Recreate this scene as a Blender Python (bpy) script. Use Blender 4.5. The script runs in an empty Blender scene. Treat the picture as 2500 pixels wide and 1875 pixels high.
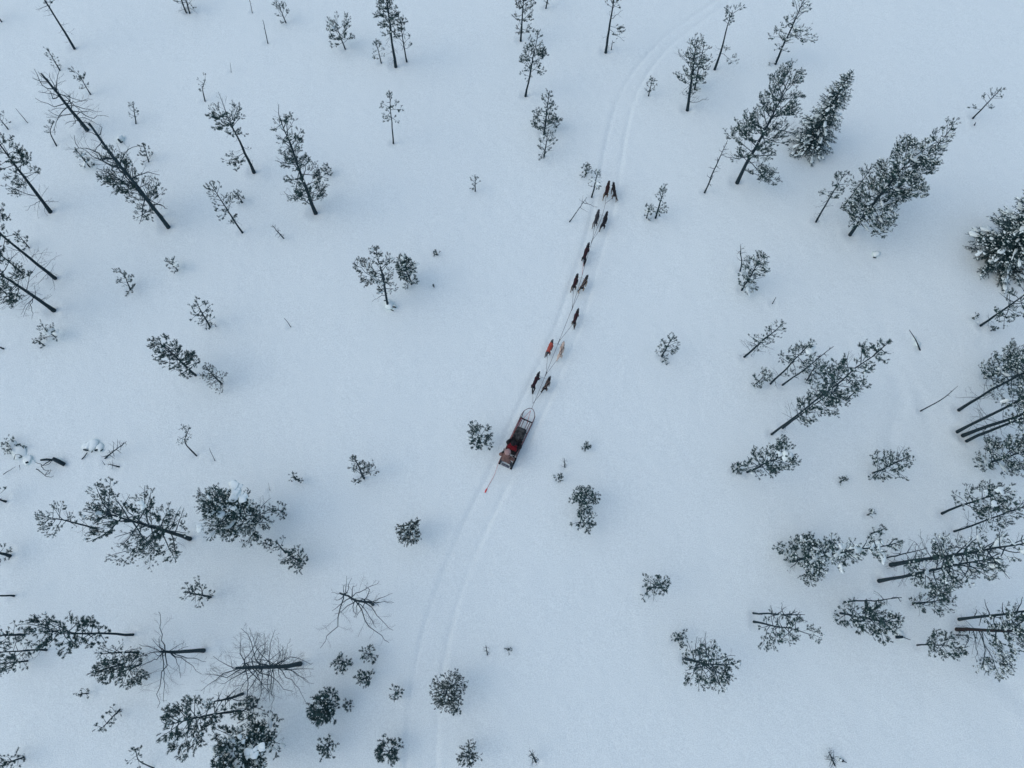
import bpy, math, random
import numpy as np
from mathutils import Matrix, Vector
from mathutils.bvhtree import BVHTree

# ------------------------------------------------------------------ camera
SC = bpy.context.scene
COL = SC.collection
H, FPX = 34.0, 1735.0                       # drone height (m), focal length in photo pixels (2500 wide)
TILT, ROLL = math.radians(20.0), math.radians(2.0)
RM = Matrix.Rotation(TILT, 3, 'X') @ Matrix.Rotation(ROLL, 3, 'Z')
cam_d = bpy.data.cameras.new("camera")
cam_d.sensor_fit = 'HORIZONTAL'; cam_d.sensor_width = 36.0; cam_d.lens = 36.0 * FPX / 2500.0
cam_d.clip_start = 0.5; cam_d.clip_end = 5000
cam = bpy.data.objects.new("camera", cam_d); COL.objects.link(cam)
cam.matrix_world = Matrix.Translation((0, 0, H)) @ RM.to_4x4()
SC.camera = cam

# ------------------------------------------------------------------ sky, sun, exposure
SUN_EL, SUN_AZ = math.radians(50), math.radians(-105)
world = bpy.data.worlds.new("World"); SC.world = world; world.use_nodes = True
wn = world.node_tree
for n in list(wn.nodes): wn.nodes.remove(n)
sky = wn.nodes.new('ShaderNodeTexSky'); sky.sky_type = 'NISHITA'; sky.sun_disc = False
sky.sun_elevation = SUN_EL; sky.sun_rotation = SUN_AZ
sky.air_density = 1.0; sky.dust_density = 1.5; sky.ozone_density = 1.0
bg = wn.nodes.new('ShaderNodeBackground'); bg.inputs[1].default_value = 0.15
wo = wn.nodes.new('ShaderNodeOutputWorld')
wn.links.new(sky.outputs[0], bg.inputs[0]); wn.links.new(bg.outputs[0], wo.inputs[0])
sun_d = bpy.data.lights.new("sun", 'SUN'); sun_d.energy = 0.5; sun_d.angle = math.radians(140)
sun_d.color = (1.0, 0.99, 0.88)
sun = bpy.data.objects.new("sun", sun_d); COL.objects.link(sun)
sv = Vector((math.sin(SUN_AZ) * math.cos(SUN_EL), math.cos(SUN_AZ) * math.cos(SUN_EL), math.sin(SUN_EL)))
sun.rotation_euler = sv.to_track_quat('Z', 'Y').to_euler()
vs = SC.view_settings
vs.view_transform = 'Standard'; vs.look = 'None'; vs.exposure = 0.25; vs.gamma = 1.0; vs.use_curve_mapping = False

# ------------------------------------------------------------------ pixel helpers
ROW = [0, 469, 938, 1406]; ZS = 3.5376
def tp(c, r, x, y): return (625 * c + x / ZS, ROW[r] + y / ZS)
RMN = np.array(RM)
def ray(px):
    d = np.array([(px[0] - 1250) / FPX, (937.5 - px[1]) / FPX, -1.0])
    return RMN @ d
def at(px, z=0.0):
    d = ray(px); s = (z - H) / d[2]
    return np.array([0, 0, H]) + d * s
def depth(p):
    return float(-(RMN.T @ (np.asarray(p) - np.array([0, 0, H])))[2])
def ppm(p): return FPX / depth(p)           # photo pixels per metre at a point
def solve_top(base, px):
    d = ray(px); k = d[:2] / d[2]            # xy(z) = k*(z-H)
    a = k; b = -k * H
    z = float(np.dot(base[:2] - b, a) / np.dot(a, a))
    z = min(max(z, 0.4), 16.0)
    return np.array([*(k * (z - H)), z])

def hfun(x, y):
    x = np.asarray(x, float); y = np.asarray(y, float)
    h = 0.09 * np.sin(x * .21 + 1.0) * np.sin(y * .17 + .4) + 0.03 * np.sin(x * .43 - y * .31 + 2.) * np.sin(x * .19 + y * .27) \
        + 0.010 * np.sin(x * .9 + y * .55) * np.sin(y * .8 - x * .35 + 1.3)
    g = 1.0 / (1.0 + np.exp(-(x - 18) / 2.0)) * np.clip((24 - y) / 8, 0, 1)
    h = h + g * (0.022 * np.sin(x * 1.7 + .8 * y + 1.5 * np.sin(y * .7)) * np.sin(y * 1.3 - .5 * x + np.sin(x * .9)))
    return h

# ------------------------------------------------------------------ materials
def mat(name, rough=0.8):
    m = bpy.data.materials.new(name); m.use_nodes = True
    b = m.node_tree.nodes['Principled BSDF']; b.inputs['Roughness'].default_value = rough
    b.inputs['Specular IOR Level'].default_value = 0.25
    return m, m.node_tree, b
def noise_mat(name, c1, c2, scale=6, rough=0.8, bump=0.0, detail=4, coord='Object', lo=.35, hi=.65):
    m, nt, b = mat(name, rough)
    tc = nt.nodes.new('ShaderNodeTexCoord'); nz = nt.nodes.new('ShaderNodeTexNoise'); cr = nt.nodes.new('ShaderNodeValToRGB')
    nz.inputs['Scale'].default_value = scale; nz.inputs['Detail'].default_value = detail
    cr.color_ramp.elements[0].position = lo; cr.color_ramp.elements[1].position = hi
    cr.color_ramp.elements[0].color = (*c1, 1); cr.color_ramp.elements[1].color = (*c2, 1)
    nt.links.new(tc.outputs[coord], nz.inputs['Vector']); nt.links.new(nz.outputs['Fac'], cr.inputs[0])
    nt.links.new(cr.outputs[0], b.inputs['Base Color'])
    if bump:
        bp = nt.nodes.new('ShaderNodeBump'); bp.inputs['Strength'].default_value = bump; bp.inputs['Distance'].default_value = 0.02
        nt.links.new(nz.outputs['Fac'], bp.inputs['Height']); nt.links.new(bp.outputs[0], b.inputs['Normal'])
    return m

def snow_mat(name):
    m, nt, b = mat(name, 0.9); b.inputs['Specular IOR Level'].default_value = 0.03
    tc = nt.nodes.new('ShaderNodeTexCoord')
    n1 = nt.nodes.new('ShaderNodeTexNoise'); n1.inputs['Scale'].default_value = 21; n1.inputs['Detail'].default_value = 6; n1.inputs['Roughness'].default_value = .7
    n2 = nt.nodes.new('ShaderNodeTexNoise'); n2.inputs['Scale'].default_value = 1.3; n2.inputs['Detail'].default_value = 4
    cr = nt.nodes.new('ShaderNodeValToRGB')
    cr.color_ramp.elements[0].color = (0.705, 0.788, 0.762, 1); cr.color_ramp.elements[1].color = (0.855, 0.942, 0.910, 1)
    cr.color_ramp.elements[0].position = .38; cr.color_ramp.elements[1].position = .62
    b1 = nt.nodes.new('ShaderNodeBump'); b1.inputs['Strength'].default_value = .8; b1.inputs['Distance'].default_value = .04
    b2 = nt.nodes.new('ShaderNodeBump'); b2.inputs['Strength'].default_value = .55; b2.inputs['Distance'].default_value = .10
    for n in (n1, n2): nt.links.new(tc.outputs['Object'], n.inputs['Vector'])
    nt.links.new(n1.outputs['Fac'], cr.inputs[0]); nt.links.new(cr.outputs[0], b.inputs['Base Color'])
    nt.links.new(n2.outputs['Fac'], b2.inputs['Height']); nt.links.new(n1.outputs['Fac'], b1.inputs['Height'])
    nt.links.new(b2.outputs[0], b1.inputs['Normal']); nt.links.new(b1.outputs[0], b.inputs['Normal'])
    return m
M_SNOW = snow_mat("snow")
M_CLUMP = noise_mat("snow_clump", (.71, .80, .772), (.82, .915, .882), 9, .85, .3)
M_BARK = noise_mat("bark", (.007, .019, .025), (.024, .046, .056), 14, .9, .6)
M_TWIG = noise_mat("twig_bark", (.015, .034, .043), (.045, .075, .086), 12, .9)
M_RED = noise_mat("red_bark", (.014, .018, .020), (.055, .034, .030), 9, .9, .5)
M_DEAD = noise_mat("dead_wood", (.009, .024, .031), (.030, .056, .066), 11, .9, .5)
M_NEED = noise_mat("needles", (.015, .046, .047), (.044, .095, .090), 2.2, .7)
M_BROWN = noise_mat("brown_needles", (.024, .047, .046), (.062, .092, .084), 2.5, .7)
M_SPR = noise_mat("spruce_needles", (.013, .046, .051), (.038, .088, .088), 2.0, .7)

# ------------------------------------------------------------------ mesh helpers
class MB:
    def __init__(s): s.v = []; s.t = []; s.n = 0
    def add(s, v, t):
        s.v.append(np.asarray(v, np.float32)); s.t.append(np.asarray(t, np.int32) + s.n); s.n += len(v)
    def tube(s, pts, rad, k=5, cap=False):
        pts = np.asarray(pts, float); n = len(pts); rad = np.broadcast_to(np.asarray(rad, float), (n,))
        d = np.gradient(pts, axis=0); d /= np.linalg.norm(d, axis=1)[:, None] + 1e-9
        ref = np.array([0, 0, 1.0]) if abs(d[:, 2]).mean() < .8 else np.array([1.0, 0.2, 0])
        a = np.cross(d, ref); a /= np.linalg.norm(a, axis=1)[:, None] + 1e-9
        b = np.cross(d, a)
        an = np.arange(k) * 2 * math.pi / k
        ring = pts[:, None] + rad[:, None, None] * (np.cos(an)[None, :, None] * a[:, None] + np.sin(an)[None, :, None] * b[:, None])
        v = ring.reshape(-1, 3); i = np.arange(n - 1)[:, None] * k; j = np.arange(k)[None]; j2 = (j + 1) % k
        q = np.stack([i + j, i + j2, i + k + j2, i + k + j], -1).reshape(-1, 4)
        t = np.concatenate([q[:, [0, 1, 2]], q[:, [0, 2, 3]]])
        if cap:
            v = np.concatenate([v, pts[-1:] + d[-1:] * rad[-1] * .3, pts[:1]])
            c = n * k; e = (n - 1) * k; jj = np.arange(k)
            t = np.concatenate([t, np.stack([e + jj, e + (jj + 1) % k, np.full(k, c)], -1),
                                np.stack([(jj + 1) % k, jj, np.full(k, c + 1)], -1)])
        s.add(v, t)
    def segs(s, seg, r):
        if not seg: return
        A = np.array([a for a, b in seg]); Bq = np.array([b for a, b in seg]); d = Bq - A; d /= np.linalg.norm(d, axis=1)[:, None] + 1e-9
        a = np.cross(d, [.31, .22, .92]); a /= np.linalg.norm(a, axis=1)[:, None] + 1e-9; b = np.cross(d, a)
        v = np.stack([A + a * r, A - a * .5 * r + b * .87 * r, A - a * .5 * r - b * .87 * r, Bq], 1)
        t = np.array([(0, 1, 3), (1, 2, 3), (2, 0, 3)])[None] + (np.arange(len(A)) * 4)[:, None, None]
        s.add(v.reshape(-1, 3), t.reshape(-1, 3))
    def box(s, c, sz, rot=None):
        c = np.asarray(c, float); h = np.asarray(sz, float) / 2
        v = np.array([[x, y, z] for x in (-1, 1) for y in (-1, 1) for z in (-1, 1)], float) * h
        if rot is not None: v = v @ np.array(rot).T
        q = [(0, 1, 3, 2), (4, 6, 7, 5), (0, 4, 5, 1), (2, 3, 7, 6), (0, 2, 6, 4), (1, 5, 7, 3)]
        t = [f for a in q for f in ((a[0], a[1], a[2]), (a[0], a[2], a[3]))]
        s.add(v + c, t)
    def mesh(s, name, m, smooth=True):
        me = bpy.data.meshes.new(name)
        if s.n:
            v = np.concatenate(s.v); t = np.concatenate(s.t)
            me.vertices.add(len(v)); me.vertices.foreach_set('co', v.ravel())
            me.loops.add(len(t) * 3); me.loops.foreach_set('vertex_index', t.ravel())
            me.polygons.add(len(t)); me.polygons.foreach_set('loop_start', np.arange(len(t), dtype=np.int32) * 3)
            me.polygons.foreach_set('use_smooth', np.full(len(t), smooth))
            me.update(calc_edges=True)
        me.materials.append(m)
        return me
    def obj(s, name, m, parent=None, smooth=True):
        return link(name, s.mesh(name, m, smooth), parent)
def link(name, data, parent=None):
    o = bpy.data.objects.new(name, data); COL.objects.link(o)
    if parent is not None: o.parent = parent
    return o
def thing(name, loc, label, cat, group=None, rz=0.0):
    o = link(name, None); o.location = loc; o.rotation_euler.z = rz
    o.empty_display_size = .2
    return tag(o, label, cat, group)
def tag(o, label, cat, group=None):
    o['label'] = label; o['category'] = cat
    if group: o['group'] = group
    return o
def nrm(v):
    v = np.asarray(v, float); return v / (np.linalg.norm(v) + 1e-9)

# ------------------------------------------------------------------ tree table is filled below, ground is built after it (tree wells)
WELLS = []

# needle tufts: a short shoot bristling with blades
def tuft_templates():
    rng = np.random.default_rng(7); out = []
    for k in range(5):
        v = []; t = []
        for i in range(18):
            z0 = rng.uniform(.0, .60); a = i * 2.4 + rng.uniform(-.3, .3); sp = rng.uniform(.34, .54) * (1.0 - .35 * z0)
            fw = rng.uniform(.10, .38); w = .055
            d = np.array([math.cos(a), math.sin(a), 0]); p = np.array([-d[1], d[0], 0])
            b = len(v)
            v += [d * .01 + p * w + [0, 0, z0], d * .01 - p * w + [0, 0, z0], d * sp + [0, 0, z0 + fw]]
            t.append((b, b + 1, b + 2))
        b = len(v); v += [np.array([.07, 0, 0]), np.array([-.04, .06, 0]), np.array([-.04, -.06, 0]), np.array([0, 0, .9])]
        t += [(b, b + 1, b + 3), (b + 1, b + 2, b + 3), (b + 2, b, b + 3)]
        out.append((np.array(v, np.float32), np.array(t, np.int32)))
    return out
TUFT = tuft_templates()
def add_tufts(mb, P, D, L, rng, wide=1.0):
    P = np.asarray(P, float); D = np.asarray(D, float); L = np.asarray(L, float)
    if not len(P): return
    D = D / (np.linalg.norm(D, axis=1)[:, None] + 1e-9)
    ref = rng.normal(size=D.shape); a = np.cross(D, ref); a /= np.linalg.norm(a, axis=1)[:, None] + 1e-9
    b = np.cross(D, a)
    sel = rng.integers(0, len(TUFT), len(P))
    for k, (tv, tt) in enumerate(TUFT):
        m = sel == k
        if not m.any(): continue
        n = int(m.sum())
        v = P[m][:, None] + L[m][:, None, None] * (tv[None, :, 0:1] * a[m][:, None] * wide + tv[None, :, 1:2] * b[m][:, None] * wide + tv[None, :, 2:3] * D[m][:, None])
        t = tt[None] + (np.arange(n) * len(tv))[:, None, None]
        mb.add(v.reshape(-1, 3), t.reshape(-1, 3))

def add_pads(mb, P, r, rng):
    """little pads of snow resting on the shoots"""
    P = np.asarray(P, float); n = len(P)
    if not n: return
    an = np.arange(5) * 2 * math.pi / 5; th = rng.uniform(0, 6.28, n)
    rr = np.asarray(r)[:, None] * rng.uniform(.6, 1.3, (n, 5)); st = rng.uniform(.6, 1.0, n)[:, None]
    x = rr * np.cos(an)[None]; y = rr * np.sin(an)[None] * st
    v = np.zeros((n, 7, 3)); c, s_ = np.cos(th)[:, None], np.sin(th)[:, None]
    v[:, :5, 0] = x * c - y * s_; v[:, :5, 1] = x * s_ + y * c; v[:, :5, 2] = rng.normal(size=(n, 5)) * .012
    v[:, 5, 2] = np.asarray(r) * .55; v[:, 6, 2] = -np.asarray(r) * .25; v += P[:, None]
    t = [(i, (i + 1) % 5, 5) for i in range(5)] + [((i + 1) % 5, i, 6) for i in range(5)]
    t = np.array(t)[None] + (np.arange(n) * 7)[:, None, None]
    mb.add(v.reshape(-1, 3), t.reshape(-1, 3))

# snow clumps: a few shared lumpy meshes
def lump_mesh(seed, flat=.55, sub=2):
    import bmesh
    bm = bmesh.new(); bmesh.ops.create_icosphere(bm, subdivisions=sub, radius=1)
    rng = np.random.default_rng(seed); W = rng.normal(size=(5, 3)) * 2.6; ph = rng.uniform(0, 6, 5)
    for v in bm.verts:
        p = np.array(v.co); f = 1 + .24 * sum(math.sin(W[i] @ p + ph[i]) for i in range(5)) / 1.4
        v.co = Vector(p * f); v.co.z *= flat if v.co.z > 0 else flat * .6
    me = bpy.data.meshes.new("snow_clump"); bm.to_mesh(me); bm.free()
    me.polygons.foreach_set('use_smooth', [True] * len(me.polygons)); me.materials.append(M_CLUMP)
    return me
LUMP = [lump_mesh(i) for i in range(7)]
def snow_clump(parent, p, r, rng, flat=1.0, d=None):
    o = link("snow_clump", LUMP[rng.integers(0, 7)], parent)
    o.location = p; o.scale = (r * rng.uniform(.8, 1.25), r * rng.uniform(.7, 1.1), r * rng.uniform(.7, 1.0) * flat)
    o.rotation_euler = (rng.uniform(-.25, .25), rng.uniform(-.25, .25), rng.uniform(0, 6.28))
    if d is not None:
        o.scale = (r * rng.uniform(1.2, 2.0), r * rng.uniform(.5, .85), r * rng.uniform(.5, .8) * flat)
        o.rotation_euler = (rng.uniform(-.2, .2), -math.atan2(d[2], math.hypot(d[0], d[1])), math.atan2(d[1], d[0]) + rng.uniform(-.3, .3))
    return o

def limb(rng, p, d, L, n, up=0.0, kink=.15):
    p = np.array(p, float); d = nrm(d); pts = [p.copy()]; st = L / n
    for i in range(n):
        d = nrm(d + rng.normal(size=3) * kink + np.array([0, 0, up]))
        p = p + d * st; pts.append(p.copy())
    return np.array(pts)
def crooked(rng, a, b, n, amp):
    a = np.asarray(a, float); b = np.asarray(b, float); L = np.linalg.norm(b - a)
    s = np.linspace(0, 1, n + 1); pts = a + (b - a) * s[:, None]
    off = np.cumsum(rng.normal(size=(n + 1, 3)), axis=0); off -= off[0] + (off[-1] - off[0]) * s[:, None]
    return pts + off * amp * L / math.sqrt(n)
def along(pts, t):
    t = min(max(t, 0), 1) * (len(pts) - 1); i = min(int(t), len(pts) - 2)
    return pts[i] + (pts[i + 1] - pts[i]) * (t - i), nrm(pts[i + 1] - pts[i])
def side_dir(rng, d, sgn, ang, lift):
    h = np.cross(d, [0, 0, 1]); h = nrm(h) if np.linalg.norm(h) > .05 else nrm(rng.normal(size=3))
    return nrm(d * math.cos(ang) + h * sgn * math.sin(ang) + np.array([0, 0, lift]))

PROF = {
    'cone': lambda u: .12 + .95 * (1 - u) ** .75,
    'round': lambda u: .25 + .8 * math.sin(math.pi * min(1, u * .85 + .15)) ** .8,
    'top': lambda u: .35 + .75 * u ** .7 * (1.05 if u < .93 else .6),
    'col': lambda u: .95 - .5 * u ** 2,
    'bush': lambda u: .55 + .5 * math.sin(math.pi * (u * .7 + .15)),
}
SEED = [100]
def trunk_path(rng, B, T, via, h):
    n = 9
    if via is not None:
        P = [np.array(B)] + [np.array(q) for q in via] + [np.array(T)]
        P = np.array(P); s = np.linspace(0, 1, n + 1); L = np.concatenate([[0], np.cumsum(np.linalg.norm(np.diff(P, axis=0), axis=1))]); L /= L[-1]
        pts = np.stack([np.interp(s, L, P[:, i]) for i in range(3)], 1)
        for _ in range(2): pts[1:-1] = .5 * pts[1:-1] + .25 * (pts[:-2] + pts[2:])
    else:
        pts = crooked(rng, B, T, n, .010)
    return pts

def wood_twig(mb, pts, r, k=3): mb.tube(pts, np.linspace(r, max(r * .3, .003), len(pts)), k)

def branch_set(rng, wood, tf, pts, L, r, leaf, fine, tl, bare=False, upt=.55):
    """secondary and tertiary twigs of one primary limb; tf collects tufts"""
    wood_twig(wood, pts, r, 4); seg = []; tl = tl * .95
    def tuft(p, d, q=1.0):
        if bare or rng.random() > leaf: return
        dd = nrm(d * .8 + rng.normal(size=3) * .35 + np.array([0, 0, upt]))
        tf.append((p, dd, tl * rng.uniform(.75, 1.25) * q))
    m = max(2, int(L / (.17 / fine)))
    for i in range(m):
        s = .22 + .76 * (i + rng.random() * .8) / m
        p, d = along(pts, s); sg = 1 if (i % 2) else -1
        l2 = (L * .42 * (1.12 - s) + .10) * rng.uniform(.6, 1.25)
        q = limb(rng, p, side_dir(rng, d, sg, rng.uniform(.55, 1.05), rng.uniform(-.05, .45)), l2, 3, .10, .16)
        wood_twig(wood, q, max(.003, r * .28 * (1.1 - s)))
        nt = max(1, int(l2 / .068))
        for j in range(nt):
            pp, dd = along(q, .35 + .65 * (j + 1) / nt); tuft(pp, dd)
            if l2 > .26:
                l3 = l2 * .42 * rng.uniform(.5, 1.1)
                d3 = side_dir(rng, dd, 1 if j % 2 else -1, rng.uniform(.5, 1.0), rng.uniform(0, .5)); e3 = pp + d3 * l3
                seg.append((pp, e3)); tuft(e3, d3)
                if l3 > .14: tuft(pp + d3 * l3 * .5, d3)
    p, d = along(pts, 1); tuft(p, d, 1.1); tuft(p, d)
    wood.segs(seg, .003)

def emit_branches(parent, woods, m, solo):
    if solo:
        for w in woods:
            if w.n: w.obj("branch", m, parent)
    else:
        mb = MB()
        for w in woods:
            for v, t in zip(w.v, w.t): mb.v.append(v); mb.t.append(t + mb.n)
            mb.n += w.n
        if mb.n: mb.obj("branches", m, parent)

def tree_geom(B, T, R, cs, seed, leaf=.9, fine=1.0, prof='round', nb=None, tl=.15, tr=None, via=None, bark=None, need=None,
              dead=0, deadr=.5, snow=0, sn=(), xb=(), el=(-.05, .75), bare=.1, lean=None, name='pine_tree', label='', cat='tree', group=None,
              kink=.13, well=True, upt=.55, topcut=False, ground=True, frost=None, bt=1.25):
    rng = np.random.default_rng(seed)
    g = float(hfun(B[0], B[1])); B = np.array([B[0], B[1], g]); T = np.array(T, float)
    h = T[2] - g; root = thing(name, B, label, cat, group)
    loc = lambda p: np.asarray(p, float) - B
    tr = tr or (.018 + .0105 * h)
    pts = trunk_path(rng, B, T, via, h)
    p0 = pts[0] - nrm(pts[1] - pts[0]) * .35
    tp_ = np.concatenate([[p0], pts]); n = len(tp_)
    s = np.linspace(0, 1, n); rad = (tr * .92) * (1 - s) ** .8 + .010 if not topcut else tr * (.58 * (1 - s) ** .8 + .38)
    rad[0] *= 1.15; rad[1] *= 1.1
    mb = MB(); mb.tube(loc(tp_), rad * (1 + rng.normal(size=n) * .04), 8 if tr > .05 else 6, cap=True)
    mb.obj("trunk", bark or M_BARK, root)
    if well and ground: WELLS.append((B[0], B[1], .12 + tr * 2.2, min(.11, .03 + tr * .45)))
    tf = []; woods = []
    cl = (1 - cs) * h
    if nb is None: nb = int(max(5, min(34, 5 + cl / .20)))
    az = rng.uniform(0, 6.28); spots = []
    for i in range(nb):
        u = (i + rng.random() * .7) / nb; t = cs + (1 - cs) * u * .97
        p, td = along(pts, t); az += 2.4 + rng.normal() * .35
        L = R * PROF[prof](u) * rng.uniform(.62, 1.18)
        if L < .08: continue
        e = el[0] + (el[1] - el[0]) * u + rng.normal() * .14
        d = nrm([math.cos(az) * math.cos(e), math.sin(az) * math.cos(e), math.sin(e)])
        q = limb(rng, p, d, L, 5, .05, kink)
        isb = rng.random() < bare
        w = MB(); branch_set(rng, w, tf, q, L, min(tr * .4, .008 + .007 * L + .0016 * h) * (bt if leaf <= 0 else 1), leaf, fine, tl, isb, upt)
        woods.append(w); spots.append(q)
    for i in range(dead):                   # bare twigs below the living crown
        t = rng.uniform(.06, max(.1, cs + .12)); p, td = along(pts, t); a = rng.uniform(0, 6.28); e = rng.uniform(-.35, .3)
        L = deadr * rng.uniform(.4, 1.2)
        q = limb(rng, p, [math.cos(a) * math.cos(e), math.sin(a) * math.cos(e), math.sin(e)], L, 4, -.02, .2)
        w = MB(); branch_set(rng, w, [], q, L, .006 + .006 * L, 0, .6, tl, True); woods.append(w)
    for (t, px, lf, dz) in xb:              # limbs that the photograph shows leaving the trunk
        p, td = along(pts, t); e = at(px, max(.15, p[2] + dz)); L = float(np.linalg.norm(e - p))
        q = crooked(rng, p, e, 8, .085); w = MB()
        branch_set(rng, w, tf, q, L, (.009 + .008 * L) if lf > 0 else (.012 + .0085 * L) * min(bt, 1), lf, fine if lf else .55, tl, lf <= 0); woods.append(w); spots.append(q)
    if leaf > 0 and not topcut:
        for k in range(4): tf.append((pts[-1] - nrm(pts[-1] - pts[-2]) * .06 * k, nrm(rng.normal(size=3) * .5 + [0, 0, 1]), tl))
    for w in woods:
        for v in w.v: v -= B.astype(np.float32)
    big = h > 3.2 or R > 1.0
    emit_branches(root, woods, M_DEAD if bark is M_DEAD else M_TWIG, big or len(woods) <= 9)
    if tf:
        c = MB(); P = np.array([a[0] for a in tf]) - B; add_tufts(c, P, np.array([a[1] for a in tf]), np.array([a[2] for a in tf]), rng)
        c.obj("crown", need or M_NEED, root, False)
        fr = frost if frost is not None else (.08 + .13 / (1 + math.exp(-(B[0] - 8) / 3)) + (.12 if snow > 6 else 0))
        sel = rng.random(len(tf)) < fr; fm = MB(); q = P[sel] + np.array([a[1] for a in tf])[sel] * tl * .35 + [0, 0, tl * .25]
        add_pads(fm, q, rng.uniform(.025, .065, len(q)), rng)
        if fm.n: fo = fm.obj("snow_dusting", M_CLUMP, root); fo['kind'] = 'stuff'
    for i in range(int(snow * 1.8)):
        if not spots: break
        q = spots[rng.integers(0, len(spots))]; p, d = along(q, rng.uniform(.25, .95))
        snow_clump(root, loc(p) + [0, 0, .09], rng.uniform(.05, .15) * (1 + .15 * (R > 1)) * .8, rng, .8, d)
    for (px, rz, fr) in sn:
        p = at(px, g + fr * h); r = rz / ZS / ppm(p)
        for k in range(4): snow_clump(root, loc(p) + rng.normal(size=3) * [r * .45, r * .45, .02], r * rng.uniform(.40, .72), rng, .55)
    return root

def radius(px_r, p): return px_r / ZS / ppm(p)
G_P = "pine trees scattered over the snow"; G_B = "young pines low in the snow"; G_D = "dead bare trees in the snow"; G_S = "dry stems sticking out of the snow"; G_SP = "snow laden spruces"
def seed():
    SEED[0] += 17; return SEED[0]
def P(c, r, bx, by, tx, ty, rz, cs, label, h=None, via=None, xb=(), sn=(), tw=None, name=None, cat=None, **o):
    B = at(tp(c, r, bx, by)); tpx = tp(c, r, tx, ty)
    T = at(tpx, h) if h else solve_top(B, tpx)
    R = radius(rz, (B + T) / 2) * (1.12 if o.get('leaf', 1) > 0 else 1.0)
    V = [at(tp(c, r, x, y), f * T[2]) for (x, y, f) in via] if via else None
    XB = [(t, tp(c, r, x, y), lf, dz) for (t, x, y, lf, dz) in xb]
    SN = [(tp(c, r, x, y), q, f) for (x, y, q, f) in sn]
    tr = radius(tw, B) / 2 if tw else None
    sm = T[2] < 2.6
    return tree_geom(B, T, R, cs, seed(), label=label, via=V, xb=XB, sn=SN, tr=tr, name=name or ('young_pine' if sm else 'pine_tree'),
                     cat=cat or ('young pine' if sm else 'pine'), group=o.pop('group', G_B if sm else G_P), **o)
def K(c, r, x, y, h, rz, label, sn=(), name='young_pine', cat='young pine', **o):
    """bush-like young pine given by the centre of its crown"""
    px = tp(c, r, x, y); p = at(px, .6 * h); B = np.array([p[0], p[1], 0.]); R = radius(rz, p) * 1.08
    rng = np.random.default_rng(SEED[0]); T = B + [rng.normal() * .04 * h, rng.normal() * .04 * h, h]
    SN = [(tp(c, r, a, b), q, f) for (a, b, q, f) in sn]
    o.setdefault('prof', 'bush'); o.setdefault('el', (.15, 1.1)); o.setdefault('bare', .04); o.setdefault('upt', .35)
    o.setdefault('nb', int(7 + R * 13)); o.setdefault('leaf', .95)
    return tree_geom(B, T, R, .08, seed(), label=label, name=name, cat=cat, group=o.pop('group', G_B), sn=SN, **o)
def D(c, r, bx, by, tx, ty, rz, lo, label, **o):
    o.setdefault('leaf', 0); o.setdefault('bark', M_DEAD); o.setdefault('kink', .26); o.setdefault('el', (-.1, .5)); o.setdefault('fine', .6)
    o.setdefault('prof', 'round'); o.setdefault('topcut', True); o.setdefault('name', 'dead_tree'); o.setdefault('cat', 'dead tree'); o.setdefault('group', G_D)
    return P(c, r, bx, by, tx, ty, rz, lo, label, **o)
def S(c, r, bx, by, tx, ty, label, tw=5, nb=3, rz=12, **o):
    return D(c, r, bx, by, tx, ty, rz, .35, label, tw=tw, nb=nb, name='dry_stem', cat='dry stem', group=G_S, fine=.4, **o)

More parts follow.
